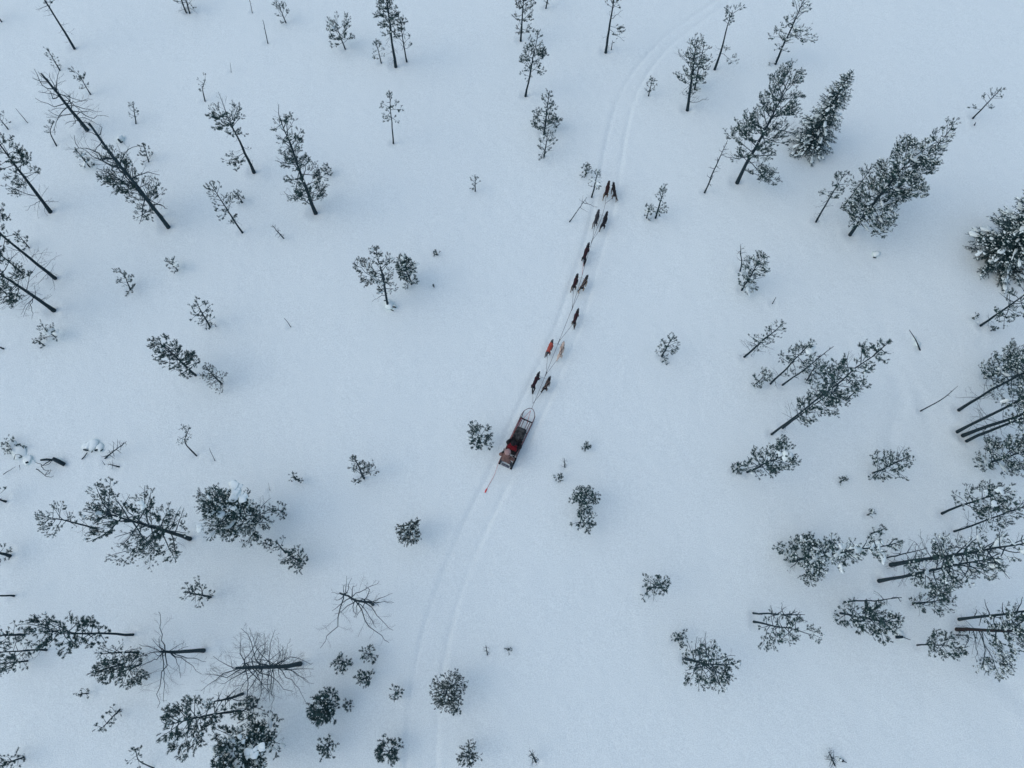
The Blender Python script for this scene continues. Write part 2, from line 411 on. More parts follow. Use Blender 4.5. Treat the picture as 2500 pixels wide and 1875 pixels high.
def spruce(c, r, bx, by, tx, ty, rz, label, h=None, nb=120, snow=60, cs=.02, px_sn=(), power=.8, name='spruce_tree'):
    B = at(tp(c, r, bx, by)); tpx = tp(c, r, tx, ty); T = at(tpx, h) if h else solve_top(B, tpx)
    g = float(hfun(B[0], B[1])); B[2] = g; hh = T[2] - g; R = radius(rz, B) * 1.12
    rng = np.random.default_rng(seed()); root = thing(name, B, label, 'spruce', G_SP)
    pts = crooked(rng, B, T, 8, .006); mb = MB(); tr = .02 + .011 * hh
    mb.tube(np.concatenate([[B - [0, 0, .3]], pts]) - B, np.concatenate([[tr], np.linspace(tr, .012, 9)]), 8, True); mb.obj("trunk", M_BARK, root)
    WELLS.append((B[0], B[1], R * .9, .12))
    tf = []; az = 0; spots = []; wood = MB()
    for i in range(nb):
        u = (i + rng.random()) / nb; p, td = along(pts, cs + (1 - cs) * u * .98); az += 2.4 + rng.normal() * .3
        L = R * (.10 + .92 * (1 - u) ** power) * rng.uniform(.75, 1.12); e = -.30 + .75 * u
        q = limb(rng, p, [math.cos(az) * math.cos(e), math.sin(az) * math.cos(e), math.sin(e)], L, 5, -.03, .07); q[:, 2] = np.maximum(q[:, 2], g + .05)
        wood_twig(wood, q - B, .008 + .010 * L, 4); spots.append((q, L, u))
        m = max(3, int(L / .075))
        for j in range(m):
            s = .12 + .88 * (j + rng.random()) / m; pp, dd = along(q, s); sg = 1 if j % 2 else -1
            l2 = (.10 + L * .28 * (1.05 - s)) * rng.uniform(.6, 1.2)
            d2 = side_dir(rng, dd, sg, rng.uniform(.6, 1.1), -.15)
            for w in range(max(1, int(l2 / .10))):
                tf.append((pp + d2 * .10 * w, nrm(d2 + rng.normal(size=3) * .25 + [0, 0, -.05]), .17 * rng.uniform(.8, 1.2)))
        tf.append((q[-1], nrm(q[-1] - q[-2]), .17))
    wood.obj("branches", M_BARK, root)
    cmb = MB(); add_tufts(cmb, np.array([a[0] for a in tf]) - B, np.array([a[1] for a in tf]), np.array([a[2] for a in tf]), rng, .8)
    cmb.obj("crown", M_SPR, root, False)
    P_ = np.array([a[0] for a in tf]) - B; sel = rng.random(len(tf)) < .17; fm = MB(); q = P_[sel] + np.array([a[1] for a in tf])[sel] * .08 + [0, 0, .05]
    add_pads(fm, q, rng.uniform(.03, .10, len(q)), rng); fo = fm.obj("snow_dusting", M_CLUMP, root); fo['kind'] = 'stuff'
    for i in range(snow):
        q, L, u = spots[int(len(spots) * rng.random() ** 1.2) % len(spots)]
        s = rng.uniform(.5, .98); p, d = along(q, s)
        snow_clump(root, p - B + [0, 0, .09], (.03 + .05 * L) * rng.uniform(.5, 1.4), rng, .8, d)
    return root

# ------------------------------------------------------------------ ground: one snow sheet, fine where the photo looks, reaching to the horizon
DS = 2500.0 / 2212.0
TL = [(1555,0),(1500,35),(1430,85),(1380,140),(1342,190),(1325,240),(1312,290),(1303,340),(1295,395),(1283,440),(1270,500),(1252,560),(1232,615),(1200,710),(1165,790),(1130,860),(1085,955),(1062,1015),(1036,1070),(1005,1125),(982,1180),(958,1235),(938,1290),(918,1350),(900,1420),(888,1480),(881,1550),(877,1659),(875,1760)]
TR = [(1575,0),(1520,38),(1452,90),(1404,145),(1375,195),(1360,245),(1350,300),(1342,350),(1338,395),(1328,445),(1312,500),(1296,555),(1282,610),(1252,710),(1218,790),(1188,860),(1140,960),(1112,1018),(1082,1072),(1055,1130),(1030,1182),(1006,1245),(986,1305),(971,1365),(958,1430),(950,1490),(945,1560),(941,1659),(939,1760)]
TLw = np.array([at((x * DS, y * DS))[:2] for x, y in TL]); TRw = np.array([at((x * DS, y * DS))[:2] for x, y in TR])
def resample(A, n):
    L = np.concatenate([[0], np.cumsum(np.linalg.norm(np.diff(A, axis=0), axis=1))]); s = np.linspace(0, L[-1], n)
    return np.stack([np.interp(s, L, A[:, i]) for i in range(A.shape[1])], 1)
TLw = resample(TLw, 60); TRw = resample(TRw, 60)
for _ in range(2):
    for A in (TLw, TRw): A[1:-1] = .5 * A[1:-1] + .25 * (A[:-2] + A[2:])
def pdist(X, Y, A):
    """distance of many points to a polyline, and the parameter along it"""
    best = np.full(X.shape, 1e9); par = np.zeros(X.shape)
    for i in range(len(A) - 1):
        a, b = A[i], A[i + 1]; d = b - a; L2 = d @ d
        t = np.clip(((X - a[0]) * d[0] + (Y - a[1]) * d[1]) / L2, 0, 1)
        q = (X - a[0] - t * d[0]) ** 2 + (Y - a[1] - t * d[1]) ** 2
        m = q < best; best[m] = q[m]; par[m] = i + t[m]
    return np.sqrt(best), par
def axis(lo, hi, st, far, n):
    a = np.arange(lo, hi + st / 2, st); g = np.geomspace(st, far, n)
    return np.concatenate([lo - g[::-1], a, hi + g])
gx = axis(-36, 36, .108, 2500, 34); gy = axis(-7.5, 43, .108, 2500, 34)
GX, GY = np.meshgrid(gx, gy); GZ = hfun(GX, GY)
far = np.clip((np.hypot(GX, GY - 15) - 60) / 60, 0, 1); GZ = GZ * (1 - far)
CW = .5 * (TLw + TRw); HW = .5 * np.linalg.norm(TLw - TRw, axis=1)
sub = np.abs(GX) < 36
dc, pc = pdist(GX, GY, CW); hw = np.interp(pc, np.arange(len(HW)), HW)
sm = lambda e0, e1, x: np.clip((x - e0) / (e1 - e0), 0, 1) ** 2 * (3 - 2 * np.clip((x - e0) / (e1 - e0), 0, 1))
rough = (np.sin(GX * 31 + GY * 17) * np.sin(GY * 27 - GX * 9) + np.sin(GX * 13 - GY * 21)) * .5
vis = .75 + .25 * np.sin(pc * .9)
ins = sm(.14, -.14, dc - hw)
ahead = sm(8, 18, pc)                      # the far part of the trail is an older, single shallow line
fade = .45 + .55 * ahead
GZ -= fade * ins * (.014 + .014 * rough)
GZ -= (.045 + .010 * rough) * vis * np.exp(-((dc - hw) / .085) ** 2)
GZ += fade * .006 * np.exp(-((dc - hw - .30) / .16) ** 2)
# older furrows on the right, drifted in
for pts, w, dp in (([(1925,790),(1945,830),(1950,870),(1935,900),(1925,950)], .28, .10), ([(1962,800),(1985,850),(2000,890),(2015,930),(2010,960)], .22, .07), ([(1905,700),(1925,745),(1945,785)], .22, .06),
                   ([(2105,1040),(2070,1100),(2050,1180)], .3, .08), ([(2140,1430),(2165,1470),(2195,1500),(2230,1530)], .3, .09), ([(0,985),(50,970),(90,935)], .2, .05),
                   ([(2120,690),(2125,720),(2118,745)], .15, .06), ([(1100,1255),(1095,1262)], .2, .01)):
    A = np.array([at((x * DS, y * DS))[:2] for x, y in pts]); d, _ = pdist(GX, GY, A)
    dp *= .32; w *= 1.25; GZ += -dp * np.exp(-(d / w) ** 2) + dp * .3 * np.exp(-((d - 2 * w) / w) ** 2)
NY, NX = GX.shape
def ground_height(x, y):
    i = np.clip(np.searchsorted(gx, x) - 1, 0, NX - 2); j = np.clip(np.searchsorted(gy, y) - 1, 0, NY - 2)
    return float(GZ[j, i])
idx = np.arange(NX * NY).reshape(NY, NX)
gq = np.stack([idx[:-1, :-1], idx[:-1, 1:], idx[1:, 1:], idx[1:, :-1]], -1).reshape(-1, 4)
gme = bpy.data.meshes.new("snow_ground")
gme.vertices.add(NX * NY); gme.loops.add(len(gq) * 4); gme.loops.foreach_set('vertex_index', gq.ravel().astype(np.int32))
gme.polygons.add(len(gq)); gme.polygons.foreach_set('loop_start', np.arange(len(gq), dtype=np.int32) * 4)
gme.polygons.foreach_set('use_smooth', np.full(len(gq), True)); gme.materials.append(M_SNOW)
ground = link("snow_ground", gme); ground['kind'] = 'structure'; ground['label'] = "pale blue snow field with a packed sled trail"
# ------------------------------------------------------------------ trees, one call each: tile of the photo, base, top, crown radius, crown start, label
# --- top left
P(0,0,640,415,215,-260,120,.55,"tall slim pine cut by the top edge, nearest the top left corner",dead=10,deadr=.6)
P(0,0,513,600,410,430,55,.15,"thin grey sapling between the corner pine and the long bare snag",leaf=.35,prof='col')
D(0,0,745,1110,355,635,250,.1,"shorter upper snag of the two long bare ones, left, broken top",nb=20,tw=34,kink=.32,fine=.5,xb=((.35,940,1010,0,.2),(.3,400,1010,0,0),(.5,800,860,0,.3),(.75,570,690,0,.2),(.85,320,715,0,0),(.6,330,790,0,0),(.65,760,870,0,.2),(.45,880,960,0,.1),(.2,600,1100,0,-.1),(.4,420,950,0,-.1),(.25,870,1080,0,0)))
D(0,0,1450,1957,770,1065,260,.2,"longest bare dead trunk, leaning far over a green pine, left",nb=16,tw=38,kink=.32,fine=.5,xb=((.62,640,1170,0,.2),(.55,690,1275,0,0),(.45,830,1450,0,0),(.6,1110,1290,0,.3),(.4,870,1500,0,-.2),(.65,820,1360,0,-.1),(.5,960,1370,0,-.1),(.5,1110,1330,0,.1),(.75,900,1440,0,-.3)))
P(0,0,1395,1870,1010,1440,205,.15,"bushy green pine growing against the longest bare dead trunk",leaf=.95,prof='bush',el=(0,.8),xb=((.3,1430,1640,.9,.2),))
P(0,0,775,805,690,660,95,.3,"small open pine beside the broken top of the upper snag",prof='top',leaf=.8,name='pine_tree')
P(0,0,1170,1058,1150,890,55,.25,"tiny sparse pine alone right of the upper snag",leaf=.55)
P(0,0,1280,1390,1235,1240,80,.03,"compact cone of a young pine below the snow capped stump",prof='cone',need=M_BROWN,fine=1.3)
P(0,0,1772,873,1775,690,45,.45,"whippy bent sapling with a brushy head, upper left",leaf=.4,via=((1745,760,.6),),prof='top')
S(0,0,1998,625,1988,540,"faint short twig on open snow above the bent sapling",tw=5)
P(0,0,2195,1490,1955,985,160,.68,"flat topped pine with its crown swept left and one low limb",prof='top',dead=8,xb=((.35,1930,1400,.8,0),(.3,2040,1470,.8,0),(.88,1840,1110,1,.1),(.45,2160,1295,.15,.1)),tw=28)
P(0,0,480,1248,460,1060,50,.45,"crooked little sapling under the limbs of the upper snag",via=((425,1140,.5),),leaf=.6)
P(0,0,765,1430,650,1285,48,.02,"small dark spire of a young pine left of the long dead trunk",prof='cone',fine=1.5,snow=5)
S(0,0,230,1050,135,935,"thin bare stick near the left edge, above the leaning pines",tw=7)
P(0,0,60,1105,-20,1000,60,.3,"small sapling cut by the left edge, higher up",leaf=.5)
P(0,0,425,1819,-90,1130,175,.4,"big leaning pine at the left edge with bare lower limbs",leaf=.85,dead=12,deadr=1.1,tw=32,xb=((.12,510,1745,0,.1),(.15,230,1820,0,-.1),(.2,60,1600,.7,.1)))
P(0,0,12,185,-110,20,70,.3,"slender pine just entering at the left edge, top corner",leaf=.7)
P(0,0,1608,105,1480,-230,90,.15,"left stem of the twin pines cut by the top edge",leaf=.7,dead=8)
P(0,0,1637,108,1540,-200,80,.2,"right stem of the twin pines cut by the top edge",leaf=.7,dead=8)
S(0,0,2178,108,2145,-60,"thin pole reaching out of the top edge, left half",tw=7)
# --- top, left of centre
K(1,0,225,102,1.3,85,"low wide young pine just under the top edge, left half",nb=9,leaf=.8)
S(1,0,102,372,58,172,"bare pole with a broken tip below the low wide pine, top",tw=10,nb=4)
P(1,0,770,422,680,185,125,.25,"small two stemmed pine holding a lump of snow, top",prof='bush',xb=((.2,840,310,1,.1),(.6,625,230,1,0)),sn=((670,235,30,.7),),snow=4)
P(1,0,1207,577,1120,-90,100,.45,"dark tall pine in the middle of the trio at the top",prof='round',fine=1.5,dead=26,deadr=.55,tw=26,nb=34,need=M_NEED)
P(1,0,1302,535,1245,175,85,.28,"slimmer pine on the right of the trio at the top",prof='round',fine=1.2)
P(1,0,1082,545,1040,375,58,.2,"smallest pine, on the left of the trio at the top",prof='round')
P(1,0,1187,1240,1155,800,80,.5,"lone thin pine on a long clean stem, upper middle",prof='round',tw=13,nb=12)
P(1,0,515,1842,205,1020,175,.14,"large shaggy pine with a crown down to the snow, left of centre",prof='bush',fine=1.1,tw=34,leaf=.85,bare=.2,nb=36,xb=((.12,600,1600,1,.1),(.13,350,1640,1,.1),(.1,240,1650,0,-.2)),snow=3)
K(1,0,610,1472,.7,42,"tiny dark bush right beside the large shaggy pine",fine=1.6)
P(1,0,1893,1645,1893,1525,42,.3,"wispy tiny sapling alone left of the lead dogs",leaf=.35)
# --- top, centre
P(2,0,75,350,110,-110,115,.15,"upper pine of the two overlapping ones at the top centre",prof='round',fine=1.2,need=M_BROWN)
P(2,0,118,818,225,290,120,.34,"lower pine of the two overlapping ones at the top centre",prof='round',fine=1.1,xb=((.33,80,630,.9,.1),(.55,290,470,.9,.1)))
P(2,0,293,75,335,-160,70,.35,"short piece of trunk cut by the top edge, centre",dead=6)
P(2,0,810,448,905,-160,130,.62,"tall pine left of the trail at the top with one low limb",prof='top',tw=24,dead=6,xb=((.4,955,270,.9,0),(.35,960,350,.35,0),(.5,960,85,0,.1)),need=M_BROWN)
S(2,0,857,425,870,350,"short stick at the foot of the tall pine by the trail",tw=8)
P(2,0,277,1150,320,795,130,.1,"neat conical pine directly above a smaller one, upper centre",prof='cone',fine=1.1,nb=24,xb=((.1,410,1030,.9,.1),(.1,180,1080,.8,.1)))
P(2,0,277,1343,310,1135,85,.12,"smaller pine just below the neat conical one, upper centre",prof='bush',sn=((265,1175,22,.6),))
P(2,0,1515,945,1600,330,125,.28,"tall pine with a thick bare foot right of the trail bend",prof='round',tw=28,dead=12,deadr=.8,xb=((.4,1400,640,1,.1),(.55,1440,420,.1,.2),(.12,1700,860,0,0)))
P(2,0,1578,765,1660,370,110,.1,"dense pine tucked behind the one with a thick bare foot",prof='col',fine=1.2,snow=10,need=M_BROWN)
P(2,0,1752,595,1900,110,85,.8,"curved pine with a small top tuft and a drooping low branch",via=((1815,420,.38),(1860,210,.8)),prof='top',tw=22,xb=((.28,1940,540,.8,-.3),),dead=3)
P(2,0,1180,822,1212,685,38,.3,"tiny pine alone right of the trail, upper centre",prof='round')
P(2,0,1945,1577,2395,730,265,.22,"big spreading pine left of the snowy spruce, upper right",prof='bush',fine=1.0,tw=34,nb=36,bare=.2,leaf=.85,xb=((.55,1960,1110,1,.1),(.4,1890,1380,.7,0),(.15,2280,1590,1,0)))
D(2,0,1665,1660,1862,1212,60,.15,"thin dead pole left of the big spreading pine",nb=14,tw=13,topcut=False,kink=.12)
K(2,0,645,1465,.8,42,"tiny bush left of the lead dogs, above the little pine")
P(2,0,690,1694,742,1485,50,.35,"little pine with a dark stem right beside the lead dogs",leaf=.6,prof='round',snow=6)
# --- top right
P(3,0,65,550,330,-40,130,.2,"open snowy pine near the top edge, right half",prof='round',leaf=.8,dead=8,snow=10,xb=((.35,10,300,.7,0),(.45,420,350,.4,.1),(.02,20,560,.9,.0)),bare=.2)
spruce(3,0,345,1275,718,620,185,"tall cone of a spruce loaded with snow, upper right",nb=190,snow=170)
P(3,0,1775,1015,2010,770,75,.45,"lone small pine far out on open snow, upper right",tw=14,xb=((.3,1740,930,.8,0),),leaf=.8)
S(3,0,1787,1075,1795,1055,"dark nub of a twig below the lone small pine, upper right",tw=10,nb=1,h=.4)
P(3,0,705,2031,1270,1330,245,.15,"broad dense pine, lower of the overlapping pair, right",prof='bush',fine=1.3,tw=28,nb=40,snow=16,need=M_NEED)
P(3,0,990,1770,1595,1095,155,.12,"dark snowy topped pine, upper of the overlapping pair, right",prof='col',fine=1.5,nb=40,snow=10,sn=((1400,1260,55,1.0),(1270,1330,60,1.0),(1440,1380,41,1.0),(1425,1425,33,1.0)))
P(3,0,410,1921,665,1495,90,.42,"slim pine left of the broad dense pair, right",dead=10,tw=15,snow=3)
P(3,0,645,1789,890,1450,75,.45,"slimmest pine, touching the left of the broad dense pair",tw=11)
# --- left edge, upper middle
P(0,1,470,740,-280,140,200,.6,"upper long bare trunk entering from the left edge",tw=30,dead=16,deadr=1.0,xb=((.2,410,610,0,.1),(.4,60,470,0,.2)))
P(0,1,180,690,-120,440,90,.5,"thin trunk between the two long ones, left edge",tw=15,dead=5)
P(0,1,462,1020,-200,560,230,.45,"lower long thick trunk entering from the left edge",tw=34,dead=14,deadr=1.3,xb=((.3,275,1100,0,-.1),(.28,180,1060,0,.1),(.25,300,800,0,.2),(.4,310,640,0,.3),(.5,20,930,.9,.1)))
P(0,1,245,475,160,370,55,.1,"small pine above the upper long trunk, left edge",prof='round')
P(0,1,112,935,-60,770,110,.2,"small pine half hidden behind the lower long trunk, left edge",leaf=.9)
K(0,1,425,1215,.9,90,"snow laden bush under the lower long trunk, left",nb=9,leaf=.6,sn=((470,1205,38,.8),(385,1200,28,.7),(430,1175,25,.8)))
K(0,1,340,1295,.5,38,"small sprig below the snow laden bush, left",nb=6,leaf=.8)
S(0,1,32,1355,-60,1315,"dark stem end just entering at the left edge, middle",tw=16,nb=1)
P(0,1,1125,842,1070,700,82,.0,"round young pine, left one of two on open snow",prof='bush',snow=2)
K(0,1,1500,635,.8,56,"small frosted bush, right one of two on open snow",leaf=.8,snow=4,fine=1.2)
P(0,1,1812,1162,1690,940,85,.2,"leaning young pine above the dense tufted one, left",prof='round',dead=6)
S(0,1,1862,1158,1858,1140,"stub of a twig right of the leaning young pine",tw=7,nb=2,h=.4)
P(0,1,1685,1578,1385,1305,122,.12,"densely tufted leaning pine left of centre, above a grey bush",prof='bush',fine=1.35,nb=30,tl=.17,bare=.03)
K(0,1,1832,1580,2.0,100,"airy grey bush touching the foot of the densely tufted pine",leaf=.6,fine=1.5,tl=.10,nb=24,sn=((1800,1595,20,.7),),need=M_BROWN)
P(0,1,2095,352,1810,-80,100,.38,"slender leaning pine left of the large shaggy one",prof='round',dead=4,tw=16,xb=((.5,1900,240,1,0),(.6,1990,20,.3,.1)))
K(0,1,2068,45,.9,46,"small dark ball of a bush beside the slender leaning pine",fine=1.7)
# --- centre left
D(1,1,240,402,140,285,50,.1,"small dead fir skeleton below the large shaggy pine",nb=12,tw=9,kink=.1,topcut=False,name='dead_sapling')
S(1,1,298,1160,242,1088,"lone bare stick on open snow, left of centre",tw=7,nb=0)
P(1,1,1140,985,1040,475,125,.22,"open crooked pine rising from a snow mound, centre left",prof='round',fine=1.1,bare=.15,leaf=.85,tw=22,need=M_BROWN,snow=8,xb=((.2,1000,950,0,-.2),(.5,850,620,1,.1),(.35,1150,680,1,.2)))
K(1,1,1315,690,2.2,98,"dense dark round pine right of the open crooked one",fine=1.4,nb=26,snow=8,tl=.17)
K(1,1,1556,525,.25,14,"tiny sprig above the dense dark round pine",nb=4)
K(1,1,1535,808,.2,8,"speck of a sprig right of the dense dark round pine",nb=3)
# --- centre right
D(2,1,500,247,645,45,80,.55,"fallen bare birch sapling with a snowed stem beside the dogs",nb=4,tw=8,topcut=False,name='dead_sapling',xb=((.8,740,130,0,-.3),),sn=((540,190,9,.3),(560,160,9,.45),(520,220,9,.15)))
P(2,1,1242,215,1318,-40,75,.15,"small slim pine right of the second dog row",prof='round')
K(2,1,1180,168,.9,42,"tiny bush at the left foot of the small slim pine",snow=2)
D(2,1,1968,683,1975,465,75,.35,"crooked bare dead birch above a snowy pine, right of centre",nb=8,tw=11,via=((1990,600,.35),(1975,560,.55)),topcut=False,name='dead_sapling')
P(2,1,1985,845,2140,590,110,.05,"dense snowy pine below the crooked bare birch",prof='bush',fine=1.3,snow=14,nb=24,xb=((.7,2210,680,1,.1),))
P(2,1,1295,1415,1375,1275,75,.02,"lone young pine right of the tan dog",prof='bush',fine=1.2,dead=6)
P(2,1,2010,1420,2335,1140,100,.35,"thin leaning pine above the pole and pine group, right",tw=18,dead=14,deadr=.8,leaf=.75)
S(3,1,38,962,70,905,"small bare twig on open snow, right of centre",tw=9,nb=4)
spruce(3,1,2060,560,2420,40,330,"broad spruce heaped with snow, cut by the right edge",nb=190,snow=190,h=5.5,power=.6)
P(3,1,1840,1150,2420,750,165,.3,"pine leaning out of the right edge below the broad spruce",tw=20,dead=8,leaf=.8,sn=((1815,1120,14,.05),))
K(3,1,1790,1075,.4,18,"small sprig at the left foot of the right edge pine",nb=4)
K(3,1,1945,1185,.3,18,"small sprig at the right foot of the right edge pine",nb=4)
D(3,1,1310,1355,1220,1190,10,.6,"curved fallen branch with a snow ridge, right",nb=1,tw=13,h=.8,via=((1280,1280,.5),),name='dry_stem',cat='dry stem',group=G_S)
# --- pine and pole group, right
P(3,1,25,1652,370,1310,115,.42,"left pine of the pole group, snow lump in its head",tw=17,dead=10,sn=((370,1355,38,.95),))
D(3,1,130,1662,567,1333,60,.2,"slim dead pole standing in the middle of the pole group",nb=10,tw=16,topcut=False,kink=.12)
P(3,2,35,430,1050,-369,160,.52,"longest pine of the pole group with a tufted upper crown",tw=19,fine=1.2,tl=.17,xb=((.6,580,-190,1,.1),(.75,830,-100,1,.1)),nb=26)
P(3,2,130,378,590,40,150,.28,"dense twiggy pine beside the longest one in the pole group",tw=15,fine=1.3,leaf=.75,dead=12,deadr=.9,prof='bush')
P(3,1,340,1620,420,1480,105,.02,"low dense bush between the pole and its pines, right",prof='bush',fine=1.3,name='young_pine',cat='young pine',group=G_B)
K(2,1,2150,1610,1.4,80,"rounded grey bush left of the pole group",fine=1.4,leaf=.8)
P(3,2,680,135,830,-15,70,.5,"small pine just right of the pole group",tw=11)
# --- right edge grove
P(3,2,1650,222,2640,-360,190,.5,"uppermost thick trunk of the grove at the right edge",tw=26,snow=10,dead=14,deadr=1.0,fine=1.1,nb=34)
P(3,2,1640,408,2760,-170,180,.5,"second thick trunk of the grove at the right edge",tw=28,snow=8,dead=14,deadr=1.0,nb=30)
P(3,2,1692,440,2800,30,180,.5,"third thick trunk of the grove, snow specks at its foot",tw=32,snow=12,dead=14,deadr=1.0,nb=30,sn=((1780,425,12,.05),(1800,380,9,.1)))
P(3,2,1722,488,2780,70,180,.45,"lowest thick trunk of the grove at the right edge",tw=26,snow=8,dead=16,deadr=1.0,nb=32)
K(3,2,2130,590,3.4,240,"wide twiggy pine filling the lower side of the right edge grove",fine=1.0,leaf=.65,nb=34,frost=.35,snow=12,name='pine_tree',cat='pine',group=G_P)
K(3,1,2140,1460,3.8,230,"wide snowy pine filling the upper side of the right edge grove",fine=1.0,leaf=.65,nb=34,frost=.35,snow=14,name='pine_tree',cat='pine',group=G_P)
D(3,2,1325,227,1640,15,20,.5,"long thin bowed stem left of the right edge grove",nb=4,tw=9,via=((1510,130,.5),),topcut=False,name='dry_stem',cat='dry stem',group=G_S)
P(2,2,2035,757,2390,600,150,.15,"pine with a big snow ball in its crown, right",tw=19,prof='bush',fine=1.15,leaf=.85,nb=26,sn=((2366,622,68,1.0),(2330,600,33,1.0)))
K(2,2,1945,722,.9,44,"small dark bush left of the snow ball pine",fine=1.6,dead=3)
P(3,2,915,762,1205,630,130,.12,"squat open pine alone right of the snow ball pine",tw=14,prof='bush',fine=1.1,xb=((.2,930,590,1,.1),(.3,1030,590,1,.1)))
K(3,2,655,832,.45,26,"small dark sprig below the squat open pine",nb=5,fine=1.5)
K(3,2,890,1117,.4,20,"small sprig midway between squat pine and lower grove",nb=5)
P(3,2,1515,1112,2075,900,150,.35,"upper pine of two at the right edge, snow balls in crown",tw=20,fine=1.1,sn=((2005,908,39,1.0),(1935,1042,30,1.0),(1880,940,22,1.0)),snow=6,nb=24)
P(3,2,1620,1268,2380,1000,140,.38,"lower pine of two at the right edge",tw=15,dead=14,deadr=.9)
P(3,2,220,1527,1150,1360,225,.0,"long dark pine lying low to the left of the lower grove",tw=22,fine=1.4,prof='cone',nb=52,snow=30,el=(-.1,.5))
K(3,2,345,1350,.8,55,"small bush above the root of the long dark pine",fine=1.3)
K(3,2,955,1270,.9,60,"loose sprig above the tip of the long dark pine",nb=7)
D(3,2,1040,1495,1375,1418,110,.2,"thin bare pole above the thickest trunk of the lower grove",nb=10,tw=11,topcut=False)
P(3,2,1075,1558,2330,1350,210,.4,"thickest trunk of the lower grove with bare ribs of limbs",tw=38,leaf=.45,bare=.5,dead=26,deadr=1.2,nb=26,snow=8)
P(3,3,970,42,1990,-155,210,.32,"long trunk below the thickest one, full brushy crown",tw=30,fine=1.1,leaf=.85,nb=36,dead=8,snow=6,bare=.2)
K(3,3,1400,230,2.2,140,"small tufted pine under the brushy crown of the lower grove",fine=1.0,leaf=.85,dead=6)
# --- bottom right
D(2,3,2085,322,2530,335,95,.3,"bare upper stem of the twin trunks, lower right",nb=14,tw=15,topcut=False)
P(2,3,2090,397,2470,465,160,.3,"lower stem of the twin trunks with a tufted fan, lower right",tw=18,prof='top',leaf=.9,bare=.25,nb=16,xb=((.4,2150,620,1,-.2),(.5,2260,620,1,-.2)))
D(3,3,670,225,1155,185,90,.55,"thin bare pole lying above the tufted pine, lower right",nb=7,tw=12,topcut=False)
P(3,3,635,322,1060,405,155,.12,"broad tufted pine under the thin bare pole, lower right",tw=17,fine=1.15,tl=.17,prof='bush',nb=28,xb=((.1,660,420,1,.1),(.3,930,260,1,.1)))
P(3,3,1295,598,1595,600,115,.38,"tidy round headed pine on a straight stem, lower right",tw=12,prof='bush',fine=1.2,tl=.17,nb=20,sn=((1575,600,20,1.0),))
D(3,3,1655,375,2640,225,150,.15,"bare thick trunk at the right edge, lower corner",nb=18,tw=26,kink=.2,fine=.5,topcut=False)
P(3,3,1635,462,2720,480,220,.32,"reddish thick trunk at the right edge, lower corner",tw=32,bark=M_RED,fine=1.1,leaf=.85,nb=34,dead=10,deadr=1.2,snow=8,xb=((.2,1990,880,1,-.4),(.22,1870,860,0,-.4),(.15,1805,740,0,-.3),(.12,1660,700,0,-.2)))
K(3,3,1690,510,.8,50,"low sprigs at the foot of the reddish thick trunk",nb=6)
D(3,3,570,1625,525,1520,85,.1,"small dead bush at the bottom edge, right",nb=18,tw=10,kink=.2,topcut=False,name='dead_sapling',fine=.8)
# --- left edge, lower half
P(0,2,52,1014,-150,950,80,.3,"pine stem at the left edge above the forked fallen pine row",tw=18,leaf=.9,xb=((.4,40,900,1,.1),))
P(0,2,84,1482,-180,1400,110,.3,"thick pine stem at the left edge, lower half",tw=30,leaf=.9,xb=((.35,40,1390,1,.1),))
P(0,2,1690,612,1640,370,75,.5,"crooked pine with a bent stem and airy head, left",via=((1580,500,.5),),tw=11,leaf=.7,tl=.11,fine=1.3)
S(0,2,1850,655,1805,548,"bare twig right of the crooked airy pine",tw=6,nb=3)
P(0,2,832,1245,345,1135,130,.5,"slim pine pointing left beside the big spreading one",tw=17,prof='round',tl=.13,dead=6,fine=1.1)
P(0,2,1628,1332,880,1100,270,.2,"big spreading pine with a thick trunk and tufted limbs, left",tw=36,prof='bush',bare=.12,leaf=.75,nb=32,tl=.15,snow=4,xb=((.35,1600,1140,.8,.3),(.3,930,1490,.3,-.2),(.4,1280,1520,.9,-.2),(.5,1300,960,.3,.2),(.6,1180,1480,.9,-.1)),sn=((1230,1060,33,1.0),(1205,1020,24,1.0)))
K(0,2,2040,1105,4.6,275,"huge round pine with snow heaps in its upper side, left",nb=44,fine=.95,leaf=.72,bare=.15,snow=24,tl=.15,sn=((2050,890,60,1.0),(2090,965,66,1.0),(1900,1110,46,1.0),(1745,1225,33,1.0),(2010,1065,30,1.0),(2020,940,33,1.0)),name='pine_tree',cat='pine',group=G_P)
# --- lower centre left
P(1,2,930,808,850,630,95,.05,"young pine with one arm stretched right, centre left",prof='cone',fine=1.5,nb=22,need=M_BROWN,tl=.13,xb=((.2,1050,740,.9,.1),(.4,1010,680,.9,.1)))
K(1,2,1928,462,1.5,135,"open tufted pine with snow gaps, left of the sled",nb=15,tl=.17,sn=((1900,435,24,1.0),(1945,470,19,1.0),(2000,415,28,1.0),(1850,460,22,1.0)))
K(1,2,345,812,.8,46,"small sprig of a pine between two bushes, centre left",nb=7,leaf=.8)
K(1,2,208,1090,1.1,68,"small open pine touching the huge round one",nb=9)
K(1,2,96,1382,.8,48,"little ring shaped bush below the huge round pine",nb=9,fine=1.3,sn=((95,1380,12,.8),))
P(1,2,382,1525,275,1478,95,.05,"tufted round pine below the small bare forked one",prof='bush',fine=1.2,nb=20,h=1.9)
P(1,2,250,1452,175,1362,75,.3,"small forked pine with thin limbs above the tufted round one",leaf=.4,nb=8)
K(1,2,1332,1275,1.9,105,"solid round pine alone on open snow, left of the rear trail",nb=26,fine=1.4,need=M_BROWN,tl=.16,snow=8)
S(1,2,115,915,105,850,"hair thin twig above the small open pine",tw=4,nb=1)
